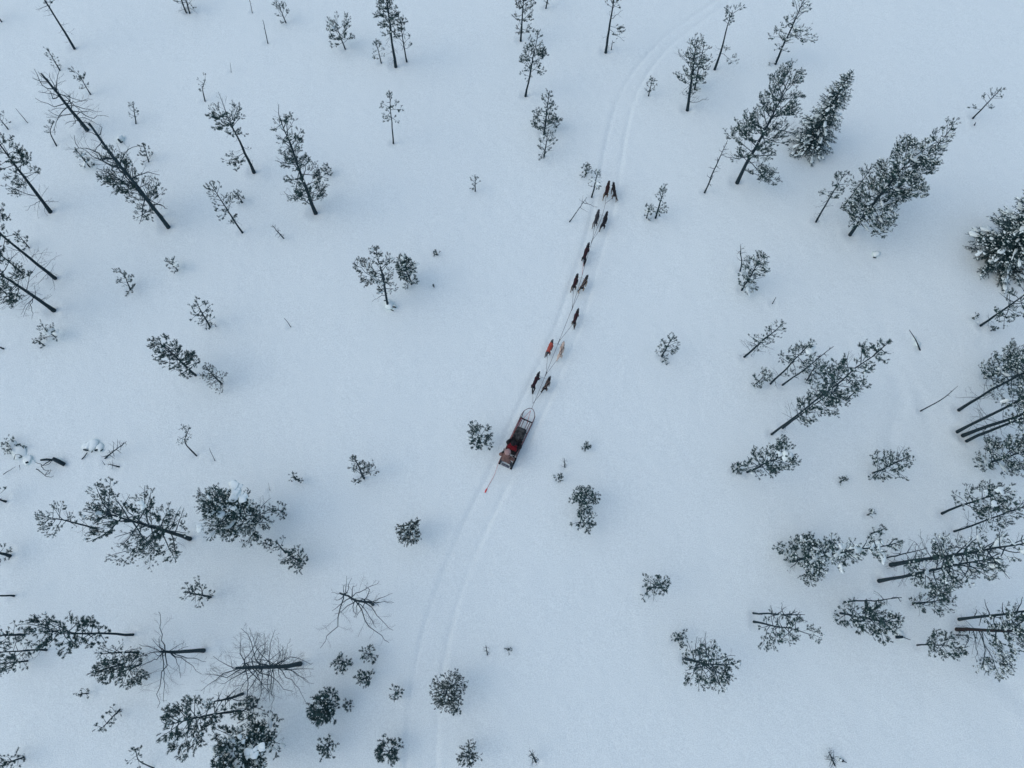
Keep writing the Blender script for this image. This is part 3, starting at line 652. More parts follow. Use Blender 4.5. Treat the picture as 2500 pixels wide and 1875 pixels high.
# --- centre
K(2,2,642,540,.5,34,"tiny sprig of tufts right of the sled",nb=6,tl=.17)
D(2,2,455,718,450,640,35,.1,"tiny dead twig with fine rays right of the musher",nb=8,tw=8,topcut=False,name='dead_sapling',h=.9)
K(2,2,405,808,.6,38,"small tuft cluster below the tiny dead twig",nb=6,tl=.15)
K(2,2,635,965,2.4,112,"upper pine of the pair on open snow, right of the trail",nb=24,fine=1.3,dead=4)
K(2,2,605,1165,2.0,115,"lower open pine of the pair, right of the trail",nb=13,fine=1.0,tl=.17)
# --- bottom centre right
P(2,3,1168,112,1310,60,105,.05,"two stemmed round pine alone, lower right of the trail",prof='bush',fine=1.1,nb=20,h=2.3,tw=14)
K(2,3,1445,545,1.1,70,"small twiggy pine at the upper left of a leaning one",nb=13,leaf=.8,fine=1.2)
P(2,3,1503,712,1770,765,190,.25,"leaning open crowned pine with a thick dark foot, lower right",tw=24,via=((1640,758,.5),),prof='bush',leaf=.75,fine=1.0,nb=26,bare=.25,xb=((.5,1810,960,1,-.1),(.35,1510,940,1,-.1),(.4,1930,690,0,.2),(.3,1600,520,0,.2)))
D(2,3,205,1605,165,1525,60,.1,"dead spiky shrub near the bottom edge, centre",nb=14,tw=14,kink=.15,topcut=False,name='dead_sapling',fine=.8,h=1.5)
# --- bottom left
P(0,3,118,172,-200,168,60,.6,"stem at the left edge, topmost of the bottom left corner",tw=16)
P(0,3,202,510,-180,512,110,.15,"thick stem at the left edge with tufts around it",tw=22,leaf=.9)
P(0,3,398,640,-160,675,140,.3,"long stem at the left edge below the thick one",tw=15,leaf=.9,dead=5)
K(0,3,110,740,1.6,110,"grey bush at the left edge under the long stem",leaf=.75,fine=1.3)
P(0,3,1142,508,395,480,175,.38,"pine pointing left with a fan of dark tufts, bottom left",tw=22,prof='top',fine=1.05,tl=.18,nb=26,bare=.12,leaf=.85,sn=((1115,508,10,.0),))
P(0,3,1192,662,860,672,125,.2,"twiggy pine just left of the huge bare tree",tw=16,leaf=.5,fine=1.3,tl=.11)
P(0,3,1192,775,960,810,165,.1,"tufted pine under the limbs of the huge bare tree",tw=14,prof='bush',fine=1.2,nb=24)
D(0,3,1062,760,750,848,70,.2,"bare pole crossing in front of the tufted pine, bottom left",nb=10,tw=16,topcut=False,kink=.15)
D(0,3,1752,645,1385,655,230,.8,"huge bare tree with crooked antler limbs, bottom left",nb=6,tw=40,bt=.8,kink=.3,fine=1.0,xb=((.9,1370,310,0,-.2),(.85,1590,570,0,.3),(.95,1410,1090,0,-1.0),(.85,1780,742,0,.2),(.9,1200,590,0,0),(.95,1130,725,0,0),(.8,1560,880,0,-.6),(.9,1180,830,0,-.4),(.88,1740,850,0,-.5),(.9,1360,1140,0,-1.2),(.97,1310,540,0,.2)))
D(1,3,378,760,-170,795,330,.35,"wide bare tree with a dense web of fine twigs, bottom left",nb=40,tw=42,bt=.62,kink=.34,fine=1.25,el=(-.35,.35),prof='bush',xb=((.3,300,540,0,.3),(.4,180,520,0,.3),(.35,500,930,0,-.3),(.3,420,690,0,.1),(.5,-60,450,0,.2),(.5,120,1190,0,-.6),(.4,440,1110,0,-.6)))
D(0,3,2092,1020,1850,1085,120,.4,"short thick broken snag below the webbed bare tree",nb=12,tw=26,kink=.22,xb=((.95,1820,1300,0,-.6),(.6,2200,1060,0,.1),(.5,1980,1140,.0,0)))
P(0,3,2070,1165,1440,1290,155,.5,"bowed pine with a heavy drooping tuft crown, bottom left",tw=20,via=((1800,1200,.5),),prof='round',tl=.19,fine=1.1,nb=24,el=(-.3,.5),xb=((.7,1560,1560,1,-.3),(.6,1740,1390,1,-.2),(.85,1440,1150,1,.1)))
K(0,3,2130,1145,2.0,125,"brushy pine between the broken snag and the bowed pine",fine=1.3,leaf=.85,nb=18)
K(0,3,2130,1510,4.2,285,"large snow laden pine at the bottom edge, left",nb=36,fine=1.0,leaf=.8,snow=40,tl=.18,sn=((1960,1450,52,1.0),(1990,1560,46,1.0),(2150,1520,55,1.0),(1860,1510,44,1.0),(2080,1420,33,1.0),(2230,1480,44,1.0),(2050,1620,39,1.0)),name='pine_tree',cat='pine',group=G_P)
P(0,3,1325,1657,1170,1495,70,.5,"small bowed pine with a curved stem at the bottom edge",via=((1190,1600,.45),),tw=9,leaf=.85)
K(0,3,112,1590,1.2,75,"blurred bush in the bottom left corner",fine=1.3,leaf=.85)
P(0,3,1032,1160,865,1330,70,.05,"sprawling little pine leaning down toward the corner",leaf=.7,prof='bush',h=1.4)
K(0,3,720,1020,.6,48,"wispy sprig left of the tufted pine, bottom left",nb=5,leaf=.5)
P(0,3,1812,182,1600,140,85,.1,"leaning young pine above the antler limbed tree",prof='bush',fine=1.2,xb=((.3,1710,20,1,.2),),nb=16)
# --- bottom, left of centre
D(1,3,1008,247,725,148,190,.2,"twisted fallen looking bare tree left of the trail",nb=14,tw=26,bt=.8,kink=.3,fine=.9,xb=((.9,555,625,0,-.5),(.6,1150,575,0,-.5),(.4,1185,470,0,-.2),(.3,1190,230,0,.2),(.7,1065,45,0,.4),(.85,780,0,0,.2),(.9,650,145,0,0),(.6,1040,450,0,-.4),(.3,1180,150,0,.2),(.85,830,15,0,.4)))
K(1,3,750,748,1.0,78,"left bush of the three clustered near the twisted tree",nb=15,tl=.17,dead=5)
K(1,3,970,682,1.0,66,"upper right bush of the three clustered near the twisted tree",nb=13)
K(1,3,935,882,1.2,82,"lower bush of the three clustered near the twisted tree",nb=16,fine=1.2)
K(1,3,1215,1012,.9,52,"small bush close to the left edge of the trail",nb=11)
K(1,3,600,1130,1.8,150,"large dark dense bush with long tufts, bottom",nb=26,fine=1.1,tl=.19,leaf=.85)
K(1,3,800,1108,.8,46,"small sprig right of the large dark dense bush",nb=7)
K(1,3,1662,975,2.8,160,"airy starburst shaped pine right of the trail, bottom",nb=34,fine=1.0,tl=.13,need=M_BROWN,kink=.07)
K(1,3,1728,1160,1.0,52,"small bush below the starburst pine, bottom",nb=10)
K(1,3,598,1485,1.4,82,"narrow upright bush near the bottom edge",nb=14,fine=1.2)
K(1,3,1150,1512,1.3,118,"open bush with large tufts beside the trail at the bottom",nb=14,tl=.20)
K(1,3,1832,1560,1.7,112,"speckled round bush at the bottom right of the trail",nb=26,tl=.12,need=M_BROWN)
D(1,3,1998,678,1985,600,34,.1,"tiny bare shrub right of the trail above the starburst pine",nb=8,tw=7,topcut=False,name='dead_sapling',h=.8)
K(1,3,2180,632,.3,20,"tiny sprig right of the tiny bare shrub",nb=4,leaf=.6)
# ------------------------------------------------------------------ snow mounds, stumps and the fallen tree
def lump(c, r, x, y, rz, hgt, label, name='snow_mound', cat='snow mound', dark=None, extra=(), tz=None):
    p = at(tp(c, r, x, y)); rng = np.random.default_rng(seed()); g = float(hfun(p[0], p[1])); R = radius(rz, p)
    root = thing(name, (p[0], p[1], g), label, cat, "snow capped stumps and mounds")
    o = link("snow_cap", LUMP[rng.integers(0, 7)], root); o.scale = (R, R * .9, hgt * .9); o.location = (0, 0, hgt * .22); o.rotation_euler.z = rng.uniform(0, 6)
    for (ex, ey, er, eh) in extra:
        q = at(tp(c, r, ex, ey)); e = link("snow_cap", LUMP[rng.integers(0, 7)], root); rr = radius(er, q)
        e.scale = (rr, rr * .8, eh); e.location = (q[0] - p[0], q[1] - p[1], eh * .15); e.rotation_euler.z = rng.uniform(0, 6)
    if dark:
        for (ax, ay, bx, by, w) in dark:
            a = at(tp(c, r, ax, ay), hgt * .35); b = at(tp(c, r, bx, by), hgt * .55); mb = MB()
            off = np.array([p[0], p[1], g]); q = crooked(rng, a, b, 3, .03) - off; rw = radius(w, a) / 2
            mb.tube(q, [rw, rw * 1.1, rw, rw * .8], 7, True); mb.obj("wood", M_BARK, root)
    return root
lump(0,0,1045,1200,30,.32,"snow capped stump with a dark rim right of the long dead trunk",name='snowy_stump',cat='stump',dark=((1022,1205,1048,1232,16),(1040,1232,1060,1222,12)))
lump(1,1,1165,985,34,.40,"snow mound with dark wood at the foot of the crooked pine",dark=((1178,990,1208,996,14),(1165,1015,1190,1026,9),(1105,938,1138,940,9)),extra=((1140,945,22,.3),(1195,1000,20,.2)))
lump(3,1,925,545,34,.26,"faint snow covered stump below the broad dense pair, right",name='snowy_stump',cat='stump',dark=((908,562,935,568,10),))
lump(0,2,805,535,46,.20,"long snow hump with dark twigs beneath it, left",dark=((705,650,752,592,9),(722,565,760,572,14),(820,572,842,566,16),(865,580,890,562,9),(790,590,800,575,8)),extra=((740,540,40,.16),(865,548,38,.16),(770,530,40,.2)))
lump(3,3,1145,512,34,.22,"short black log end under a snow cap, lower right",name='snowy_stump',cat='stump',dark=((1102,528,1165,527,26),(1165,527,1230,552,6)),extra=((1120,508,22,.12),))
lump(3,3,620,1582,22,.14,"dark rounded stump with a tail twig, bottom edge",name='snowy_stump',cat='stump',dark=((612,1580,652,1600,26),(652,1600,680,1612,6)))
lump(3,1,1292,1310,26,.2,"small snow ridge against the curved fallen branch",extra=((1265,1262,18,.14),))
lump(1,3,1010,398,4,.05,"small dark pebble of wood under the twisted tree",name='snowy_stump',cat='stump',dark=((1005,398,1016,398,8),))

def fallen_tree():
    px = lambda x, y, z: at(tp(0, 2, x, y), z)
    B = px(555, 692, 0); B[2] = float(hfun(B[0], B[1])); rng = np.random.default_rng(5)
    root = thing("fallen_tree", B, "fallen dead tree with a snapped log and antler branches, left edge", 'fallen tree', G_D)
    mb = MB(); mb.tube(np.array([px(557, 694, .12), px(500, 664, .22), px(455, 642, .30)]) - B, [.095, .10, .085], 8, True); mb.obj("trunk", M_BARK, root)
    mb = MB(); mb.tube(np.array([px(450, 655, .28), px(400, 650, .25), px(352, 655, .2)]) - B, [.055, .06, .05], 7, True); mb.obj("trunk", M_BARK, root)
    for pts, r in (([(440, 655, .3), (365, 705, .35), (350, 690, .3), (308, 674, .25)], .028), ([(445, 660, .3), (420, 690, .3), (365, 708, .25)], .018), ([(355, 700, .3), (378, 740, .35), (410, 745, .4), (430, 780, .3)], .02),
                   ([(312, 732, .3), (372, 770, .3), (395, 790, .25), (440, 806, .2), (466, 792, .15)], .025), ([(390, 788, .25), (415, 745, .3), (450, 742, .3)], .017), ([(400, 780, .3), (432, 760, .35), (438, 728, .4)], .015),
                   ([(28, 780, .2), (80, 745, .25), (135, 712, .3)], .022), ([(120, 650, .2), (130, 612, .3), (165, 605, .3), (200, 625, .2)], .018), ([(230, 682, .15), (245, 672, .25)], .05),
                   ([(140, 530, .3), (160, 520, .35), (190, 530, .3), (205, 555, .25)], .03), ([(165, 700, .2), (170, 740, .25)], .012)):
        q = np.array([px(*a) for a in pts]); q = resample(q, 9); q[1:-1] += rng.normal(size=q[1:-1].shape) * .015
        w = MB(); wood_twig(w, q - B, r, 6); w.obj("branch", M_DEAD, root)
    tf = []
    for (x, y, n, s) in ((40, 530, 16, 28), (75, 575, 14, 22), (100, 475, 12, 22), (60, 505, 8, 20), (165, 520, 8, 18), (200, 545, 5, 10), (190, 625, 4, 8)):
        for k in range(n):
            p = px(x + rng.normal() * s * .8, y + rng.normal() * s * .7, rng.uniform(.15, .45)); tf.append((p - B, nrm(rng.normal(size=3) * .6 + [0, 0, .5]), rng.uniform(.11, .17)))
    c = MB(); add_tufts(c, [a[0] for a in tf], np.array([a[1] for a in tf]), [a[2] for a in tf], rng); c.obj("crown", M_NEED, root, False)
    for (x, y, r, z) in ((160, 565, 40, .2), (190, 590, 36, .18), (115, 530, 34, .2), (225, 650, 34, .12), (150, 610, 30, .15), (275, 670, 26, .1), (90, 540, 22, .25), (500, 650, 16, .33)):
        p = px(x, y, z * .5); snow_clump(root, p - B, radius(r, p) * 1.1, rng, .55)
fallen_tree()
D(0,2,915,637,1092,494,75,.12,"dead fir top poking from the snow right of the snow hump",nb=16,tw=12,topcut=False,kink=.14,name='dead_sapling',h=1.3,fine=.7)
D(0,2,1022,712,930,688,40,.3,"small dead twig below the dead fir top",nb=7,tw=12,topcut=False,name='dead_sapling',h=.5,fine=.8)
S(0,2,905,695,880,660,"tiny forked twig left of the small dead twig",tw=5,nb=3,h=.4)

# ------------------------------------------------------------------ dogs
def skin_mesh(verts, edges, rad, sub=1, root=0):
    me = bpy.data.meshes.new("tmp"); me.from_pydata([tuple(v) for v in verts], edges, [])
    o = bpy.data.objects.new("tmp", me); COL.objects.link(o)
    m = o.modifiers.new("skin", 'SKIN'); m.use_smooth_shade = True; m.branch_smoothing = .6
    for i, r in enumerate(rad):
        s = me.skin_vertices[0].data[i]; s.radius = (r, r) if np.isscalar(r) else r; s.use_root = (i == root)
    if sub: o.modifiers.new("sub", 'SUBSURF').levels = sub
    dg = bpy.context.evaluated_depsgraph_get(); out = bpy.data.meshes.new_from_object(o.evaluated_get(dg))
    bpy.data.objects.remove(o); bpy.data.meshes.remove(me)
    out.polygons.foreach_set('use_smooth', [True] * len(out.polygons))
    return out

def dog_mesh(ph):
    V = [(0, -.10, .50), (0, -.30, .52), (0, -.46, .50), (0, .12, .49), (0, .27, .57), (0, .37, .63), (0, .455, .61), (0, .53, .595)]
    Rr = [.098, .088, .085, .118, .072, .070, .042, .026]
    E = [(0, 1), (1, 2), (0, 3), (3, 4), (4, 5), (5, 6), (6, 7)]
    def add(p, r, par):
        V.append(p); Rr.append(r); E.append((par, len(V) - 1)); return len(V) - 1
    tx = (-.05, .06, 0)[ph]
    t = add((tx * .3, -.56, .54), .030, 2); t = add((tx, -.70, .56 if ph != 1 else .50), .034, t); add((tx * 2, -.86, .52 if ph != 1 else .40), .020, t)
    for s in (-1, 1):
        e = add((s * .045, .355, .705), .026, 5); add((s * .052, .35, .755), .009, e)
        f = (.10, -.10)[(s > 0) ^ (ph == 1)]
        a = add((s * .085, .15, .40), .050, 3); a = add((s * .09, .12 + f * .4, .27), .034, a); a = add((s * .09, .16 + f * 1.3, .14), .025, a); add((s * .09, .21 + f * 1.9, .03 if f > 0 else .05), .028, a)
        f = -f
        b = add((s * .085, -.42, .40), .062, 2); b = add((s * .095, -.36 + f * .7, .28), .044, b); b = add((s * .09, -.52 + f * 1.0, .16), .025, b); add((s * .09, -.47 + f * 1.7, .03), .028, b)
    return skin_mesh(V, E, Rr, 1, 0)
DOGM = [dog_mesh(k) for k in range(3)]

def dog_mat(name, back, low, face, patch=None):
    """fur: darker saddle, paler legs and belly, face colour of its own"""
    m, nt, b = mat(name, .85); tc = nt.nodes.new('ShaderNodeTexCoord'); sp = nt.nodes.new('ShaderNodeSeparateXYZ'); nt.links.new(tc.outputs['Object'], sp.inputs[0])
    nz = nt.nodes.new('ShaderNodeTexNoise'); nz.inputs['Scale'].default_value = 9; nz.inputs['Detail'].default_value = 5; nt.links.new(tc.outputs['Object'], nz.inputs['Vector'])
    def ramp(src, lo, hi):
        a = nt.nodes.new('ShaderNodeMath'); a.operation = 'MULTIPLY_ADD'; a.inputs[1].default_value = .16; nt.links.new(nz.outputs['Fac'], a.inputs[0]); nt.links.new(src, a.inputs[2])
        r = nt.nodes.new('ShaderNodeMapRange'); r.interpolation_type = 'SMOOTHSTEP'; r.inputs['From Min'].default_value = lo; r.inputs['From Max'].default_value = hi; nt.links.new(a.outputs[0], r.inputs[0]); return r.outputs[0]
    def mix(f, c1, c2):
        x = nt.nodes.new('ShaderNodeMix'); x.data_type = 'RGBA'; nt.links.new(f, x.inputs[0])
        for i, c in ((6, c1), (7, c2)):
            if isinstance(c, tuple): x.inputs[i].default_value = (*c, 1)
            else: nt.links.new(c, x.inputs[i])
        return x.outputs[2]
    n2 = nt.nodes.new('ShaderNodeTexNoise'); n2.inputs['Scale'].default_value = 35; nt.links.new(tc.outputs['Object'], n2.inputs['Vector'])
    bk = mix(n2.outputs['Fac'], tuple(x * .65 for x in back), tuple(x * 1.35 for x in back))
    c = mix(ramp(sp.outputs[2], .46, .58), low, bk)
    c = mix(ramp(sp.outputs[1], .36, .46), c, face)
    nt.links.new(c, b.inputs['Base Color']); return m
BLK = (.012, .014, .018); GRY = (.045, .050, .054); BRN = (.030, .022, .019); TAN = (.33, .24, .18); WHT = (.55, .52, .48)
DM = {'blk': dog_mat("fur_black", BLK, (.02, .02, .022), (.03, .04, .045)), 'blktan': dog_mat("fur_black_tan", (.022, .026, .028), (.34, .25, .16), (.05, .06, .062)),
      'gry': dog_mat("fur_grey", GRY, (.20, .19, .18), (.10, .11, .115)), 'brn': dog_mat("fur_brown", BRN, (.22, .165, .11), (.075, .065, .058)),
      'tan': dog_mat("fur_tan", (.52, .41, .33), (.62, .54, .46), (.48, .40, .34)), 'sad': dog_mat("fur_saddle", (.016, .016, .017), (.13, .11, .092), (.05, .06, .066))}
M_HRED = noise_mat("harness_red", (.050, .008, .014), (.10, .018, .024), 20, .7); M_HDK = noise_mat("harness_dark", (.015, .015, .018), (.04, .04, .042), 20, .7)
M_HTAN = noise_mat("harness_tan", (.18, .13, .10), (.28, .20, .15), 20, .7)
def coat_mat():
    m, nt, b = mat("orange_coat", .7); tc = nt.nodes.new('ShaderNodeTexCoord'); v = nt.nodes.new('ShaderNodeTexVoronoi'); v.inputs['Scale'].default_value = 9
    cr = nt.nodes.new('ShaderNodeValToRGB'); cr.color_ramp.elements[0].position = .10; cr.color_ramp.elements[1].position = .18
    cr.color_ramp.elements[0].color = (.10, .02, .02, 1); cr.color_ramp.elements[1].color = (.36, .070, .048, 1)
    nt.links.new(tc.outputs['Object'], v.inputs['Vector']); nt.links.new(v.outputs['Distance'], cr.inputs[0]); nt.links.new(cr.outputs[0], b.inputs['Base Color']); return m
M_COAT = coat_mat()
DOGS = [  # nose, rump in photo pixels, pose, fur, harness, label
    ((1488, 440), (1480, 471), 0, 'brn', M_HRED, "brown dog with pale hind legs, left of the leading pair"),
    ((1497, 443.6), (1502, 475), 1, 'sad', M_HDK, "grizzled dog with dark saddle, right of the leading pair"),
    ((1463, 510), (1453.8, 541), 2, 'gry', M_HDK, "grey dog, left of the second pair"),
    ((1483.6, 514.5), (1472.6, 547.5), 0, 'blk', M_HDK, "black dog with a straight tail, right of the second pair"),
    ((1438.5, 592.5), (1426, 630), 1, 'blk', M_HRED, "solid black dog running alone behind the second pair"),
    ((1411, 668), (1400.9, 699), 2, 'sad', M_HRED, "dark dog in a red harness, left of the middle pair"),
    ((1435.6, 671.7), (1420.4, 702), 0, 'blktan', M_HTAN, "black dog with tan hind legs, right of the middle pair"),
    ((1412.5, 754), (1401.2, 788), 1, 'sad', M_HRED, "dark dog running alone behind the middle pair"),
    ((1350, 830), (1337.5, 861), 2, 'gry', None, "dog in a bright orange coat ahead of the black wheel dog"),
    ((1376.6, 834.7), (1366.9, 869.5), 0, 'tan', M_HDK, "pale tan dog with dark crossed harness straps"),
    ((1317.5, 908.6), (1301, 945), 1, 'blk', M_HRED, "black dog in a red harness, left of the pair before the sled"),
    ((1344, 920), (1330, 949), 0, 'sad', M_HTAN, "dark dog with pale rump, right of the pair before the sled"),
]
DOGP = []
for nose, rump, ph, fur, har, label in DOGS:
    a = at(nose, .58); b = at(rump, .50); d = a[:2] - b[:2]; L = float(np.hypot(*d)); sc = L / 1.02 * 1.06; sw = max(sc, .92) * 1.12
    rz = math.atan2(-d[0], d[1]); mid = .5 * (a + b)[:2] - nrm([d[0], d[1]]) * .02; g = ground_height(*mid)
    root = thing("sled_dog", (mid[0], mid[1], g), label, "dog", "dogs pulling the sled", rz); root.scale = (sw, sc, sw)
    me = DOGM[ph].copy(); me.materials.clear(); me.materials.append(DM[fur]); link("body", me, root)
    bvh = BVHTree.FromPolygons([v.co for v in me.vertices], [p.vertices for p in me.polygons])
    def drape(pts, r, m, name):
        q = []
        for x, y in resample(np.array(pts, float), 12):
            h = bvh.ray_cast(Vector((x, y, 1.2)), Vector((0, 0, -1)))[0]
            if h is None: h = bvh.find_nearest(Vector((x, y, .55)))[0]
            q.append((h.x, h.y, h.z + r * .5))
        mb = MB(); mb.tube(q, r, 5, True); return mb.obj(name, m, root)
    if har is not None:
        drape([(-.06, .26), (-.075, .12), (.0, -.12), (.06, -.33), (.0, -.45)], .012, har, "harness_strap")
        drape([(.06, .26), (.075, .12), (.0, -.12), (-.06, -.33), (.0, -.45)], .012, har, "harness_strap")
        drape([(-.10, .10), (0, .10), (.10, .10)], .012, har, "harness_strap")
    else:
        mb = MB(); vs_ = np.array([v.co for v in me.vertices]); ns = np.array([v.normal for v in me.vertices])
        keep = [tuple(p.vertices) for p in me.polygons if -.42 < p.center.y < .22 and p.center.z > .415]
        cm = bpy.data.meshes.new("coat"); cm.from_pydata([tuple(x) for x in vs_ + ns * .014], [], keep); cm.polygons.foreach_set('use_smooth', [True] * len(cm.polygons)); cm.materials.append(M_COAT)
        link("coat", cm, root)
    th = np.linspace(0, 2 * math.pi, 13); cq = [(.078 * math.cos(t), .275 + .03 * math.sin(t), .575 + .074 * math.sin(t)) for t in th]
    mb = MB(); mb.tube(cq, .012, 5); mb.obj("collar", M_HDK if har is None else har, root)
    u = nrm([d[0], d[1]]); DOGP.append((np.array([mid[0] - u[0] * .46 * sc, mid[1] - u[1] * .46 * sc, g + .50 * sw]), np.array([mid[0] + u[0] * .27 * sc, mid[1] + u[1] * .27 * sc, g + .55 * sw])))

# gangline
M_ROPE = noise_mat("rope", (.05, .055, .065), (.12, .12, .13), 30, .8); M_RROPE = noise_mat("red_rope", (.35, .03, .04), (.55, .06, .06), 30, .7)
ctr = [at(p, z) for p, z in (((1297.9, 997.9), .30), ((1331, 918), .38), ((1364, 835), .40), ((1397, 752), .40), ((1419, 680), .40), ((1445, 589), .40), ((1470, 528), .40), ((1478, 497), .40))]
gl = thing("gangline", ctr[0], "thin grey tow line running from the sled through the dog team", "rope"); o0 = np.array(ctr[0])
mb = MB(); mb.tube(resample(np.array(ctr), 40) - o0, .009, 5, True); mb.obj("main_line", M_ROPE, gl)
for k in (((1331, 918), (1335, 908)), ((1362, 840), (1367, 828)), ((1395.5, 758), (1399, 748)), ((1443, 594), (1446, 586))):
    mb = MB(); mb.tube(np.array([at(k[0], .40), at(k[1], .40)]) - o0, .020, 6, True); mb.obj("knot", M_ROPE, gl)
hitch = [(1478, 497)] * 2 + [(1446, 587)] * 2 + [(1421, 672)] + [(1397, 752)] * 2 + [(1365, 833)] + [(1333, 914)] * 2 + [(1301, 985)] * 2
for i, (q, hp) in enumerate(zip(DOGP, hitch)):
    e = at(hp, .40); mb = MB(); c = resample(np.array([q[0], .5 * (q[0] + e) - [0, 0, .03], e]), 8); mb.tube(c - o0, .008, 4); mb.obj("tug_line", M_RROPE if i == 4 else M_ROPE, gl)
for i, hp in ((0, (1492, 452)), (1, (1492, 452)), (2, (1471, 526)), (3, (1471, 526)), (5, (1420, 678)), (6, (1420, 678)), (8, (1362, 840)), (9, (1362, 840)), (10, (1329, 923)), (11, (1329, 923))):
    e = at(hp, .42); mb = MB(); c = resample(np.array([DOGP[i][1] - [0, 0, .06], .5 * (DOGP[i][1] + e) - [0, 0, .06], e]), 7); mb.tube(c - o0, .006, 4); mb.obj("neck_line", M_ROPE, gl)

# ------------------------------------------------------------------ sled
M_TUBE = noise_mat("sled_frame", (.075, .034, .035), (.15, .070, .068), 20, .5); M_SLAT = noise_mat("sled_slat", (.20, .10, .10), (.30, .17, .165), 12, .6)
M_ALU = noise_mat("runner_plastic", (.10, .12, .14), (.20, .22, .25), 12, .5); M_BAG = noise_mat("sled_bag", (.008, .008, .010), (.020, .019, .020), 8, .8, .4)
F = at((1297.9, 998), .32); Rr_ = at((1233.5, 1138), .05); dv = F[:2] - Rr_[:2]; LS = float(np.hypot(*dv)); srz = math.atan2(-dv[0], dv[1]); sg = ground_height(Rr_[0], Rr_[1])
sled = thing("dog_sled", (Rr_[0], Rr_[1], sg), "long open dog sled with a rounded front bow behind the dog team", "sled", None, srz)
print("sled length", LS)
def part(name, m, fn, parent=sled):
    mb = MB(); fn(mb); return mb.obj(name, m, parent)
WS = .31
for s in (-1, 1):
    part("runner", M_ALU, lambda b: (b.box((s * WS, LS * .40, .035), (.055, LS * .80, .05)), b.tube([(s * WS, LS * .79, .035), (s * WS, LS * .86, .09), (s * WS, LS * .90, .20), (s * (WS - .01), LS * .91, .30)], .025, 6, True)))
    part("footboard", M_BAG, lambda b: b.box((s * WS, .26, .075), (.10, .62, .025)))
    part("side_rail", M_SLAT, lambda b: b.tube([(s * (WS + .02), LS * .80, .33), (s * (WS + .02), LS * .55, .40), (s * WS, LS * .30, .52), (s * (WS - .02), .62, .62)], .017, 6, True))
    part("bed_rail", M_SLAT, lambda b: b.tube([(s * WS, LS * .82, .22), (s * WS, .55, .22)], .016, 6, True))
    for y in (.62, LS * .36, LS * .55, LS * .76):
        z = .95 if y < .7 else .22 + (.40 if y < LS * .4 else .16)
        part("stanchion", M_TUBE, lambda b: b.tube([(s * WS, y, .05), (s * (WS + .01), y - (.06 if z > .9 else 0), z)], .016, 6, True))
th = np.linspace(0, math.pi, 15)
part("front_bow", M_TUBE, lambda b: b.tube([(math.cos(t) * (WS + .03) * (1 - .18 * math.sin(t) ** 3), LS * .80 + LS * .20 * math.sin(t) ** .85, .33) for t in th], .016, 7, True))
part("cross_bar", M_BAG, lambda b: b.box((0, LS * .79, .30), (WS * 2 + .06, .055, .05)))
for y in (LS * .6, LS * .42, LS * .24): part("cross_bar", M_TUBE, lambda b: b.box((0, y, .20), (WS * 2, .04, .03)))
for x in (-.21, -.10, .10, .21): part("slat", M_SLAT, lambda b: b.box((x, LS * .48, .225), (.030, LS * .64, .014)))
part("handlebar", M_TUBE, lambda b: b.tube([(-WS, .54, .93), (-WS + .02, .40, 1.0), (-.15, .30, 1.02), (.15, .30, 1.02), (WS - .02, .40, 1.0), (WS, .54, .93)], .018, 7, True))
part("bridle", M_RROPE, lambda b: (b.tube([(-.18, LS * .78, .30), (0, LS * .96, .34)], .009, 4), b.tube([(.10, LS * .76, .30), (0, LS * .96, .34)], .009, 4), b.tube([(-.24, LS * .79, .34), (-.27, LS * .6, .36), (-.28, LS * .4, .40)], .009, 4)))
part("brake_mat", M_ALU, lambda b: b.box((0, .02, .05), (WS * 1.3, .12, .02)))
def rbox(name, m, c, sz, parent, lump_=.03, cuts=3):
    import bmesh
    bm = bmesh.new(); bmesh.ops.create_cube(bm, size=1); bmesh.ops.subdivide_edges(bm, edges=bm.edges[:], cuts=cuts, use_grid_fill=True)
    rng = np.random.default_rng(seed())
    for v in bm.verts:
        p = np.array(v.co) * 2; n6 = (np.abs(p) ** 5).sum() ** (1 / 5); p = p / max(n6, 1e-6) * max(abs(p)); v.co = Vector(p / 2 * np.array(sz) + rng.normal(size=3) * lump_ * .5 + np.array(c))
    bmesh.ops.triangulate(bm, faces=bm.faces[:]); me = bpy.data.meshes.new(name); bm.to_mesh(me); bm.free()
    me.polygons.foreach_set('use_smooth', [True] * len(me.polygons)); me.materials.append(m); return link(name, me, parent)
rbox("seat_bag", M_BAG, (0, .80, .46), (.58, .46, .50), sled, .03)
rbox("bag_side", M_BAG, (0, 1.15, .33), (.60, .65, .20), sled, .02)

# reindeer hide over the passenger's legs
M_HIDE = noise_mat("hide", (.018, .021, .022), (.075, .078, .074), 7, .95, .6)
hide = rbox("hide_blanket", M_HIDE, (0, 0, 0), (.50, .70, .26), None, .045, 5); hide.rotation_euler.z = srz
def sl(x, y, z): return Vector((Rr_[0], Rr_[1], sg)) + Matrix.Rotation(srz, 3, 'Z') @ Vector((x, y, z))
hide.location = sl(.0, 1.64, .40); tag(hide, "dark grey fur hide covering the passenger's legs on the sled", "blanket")

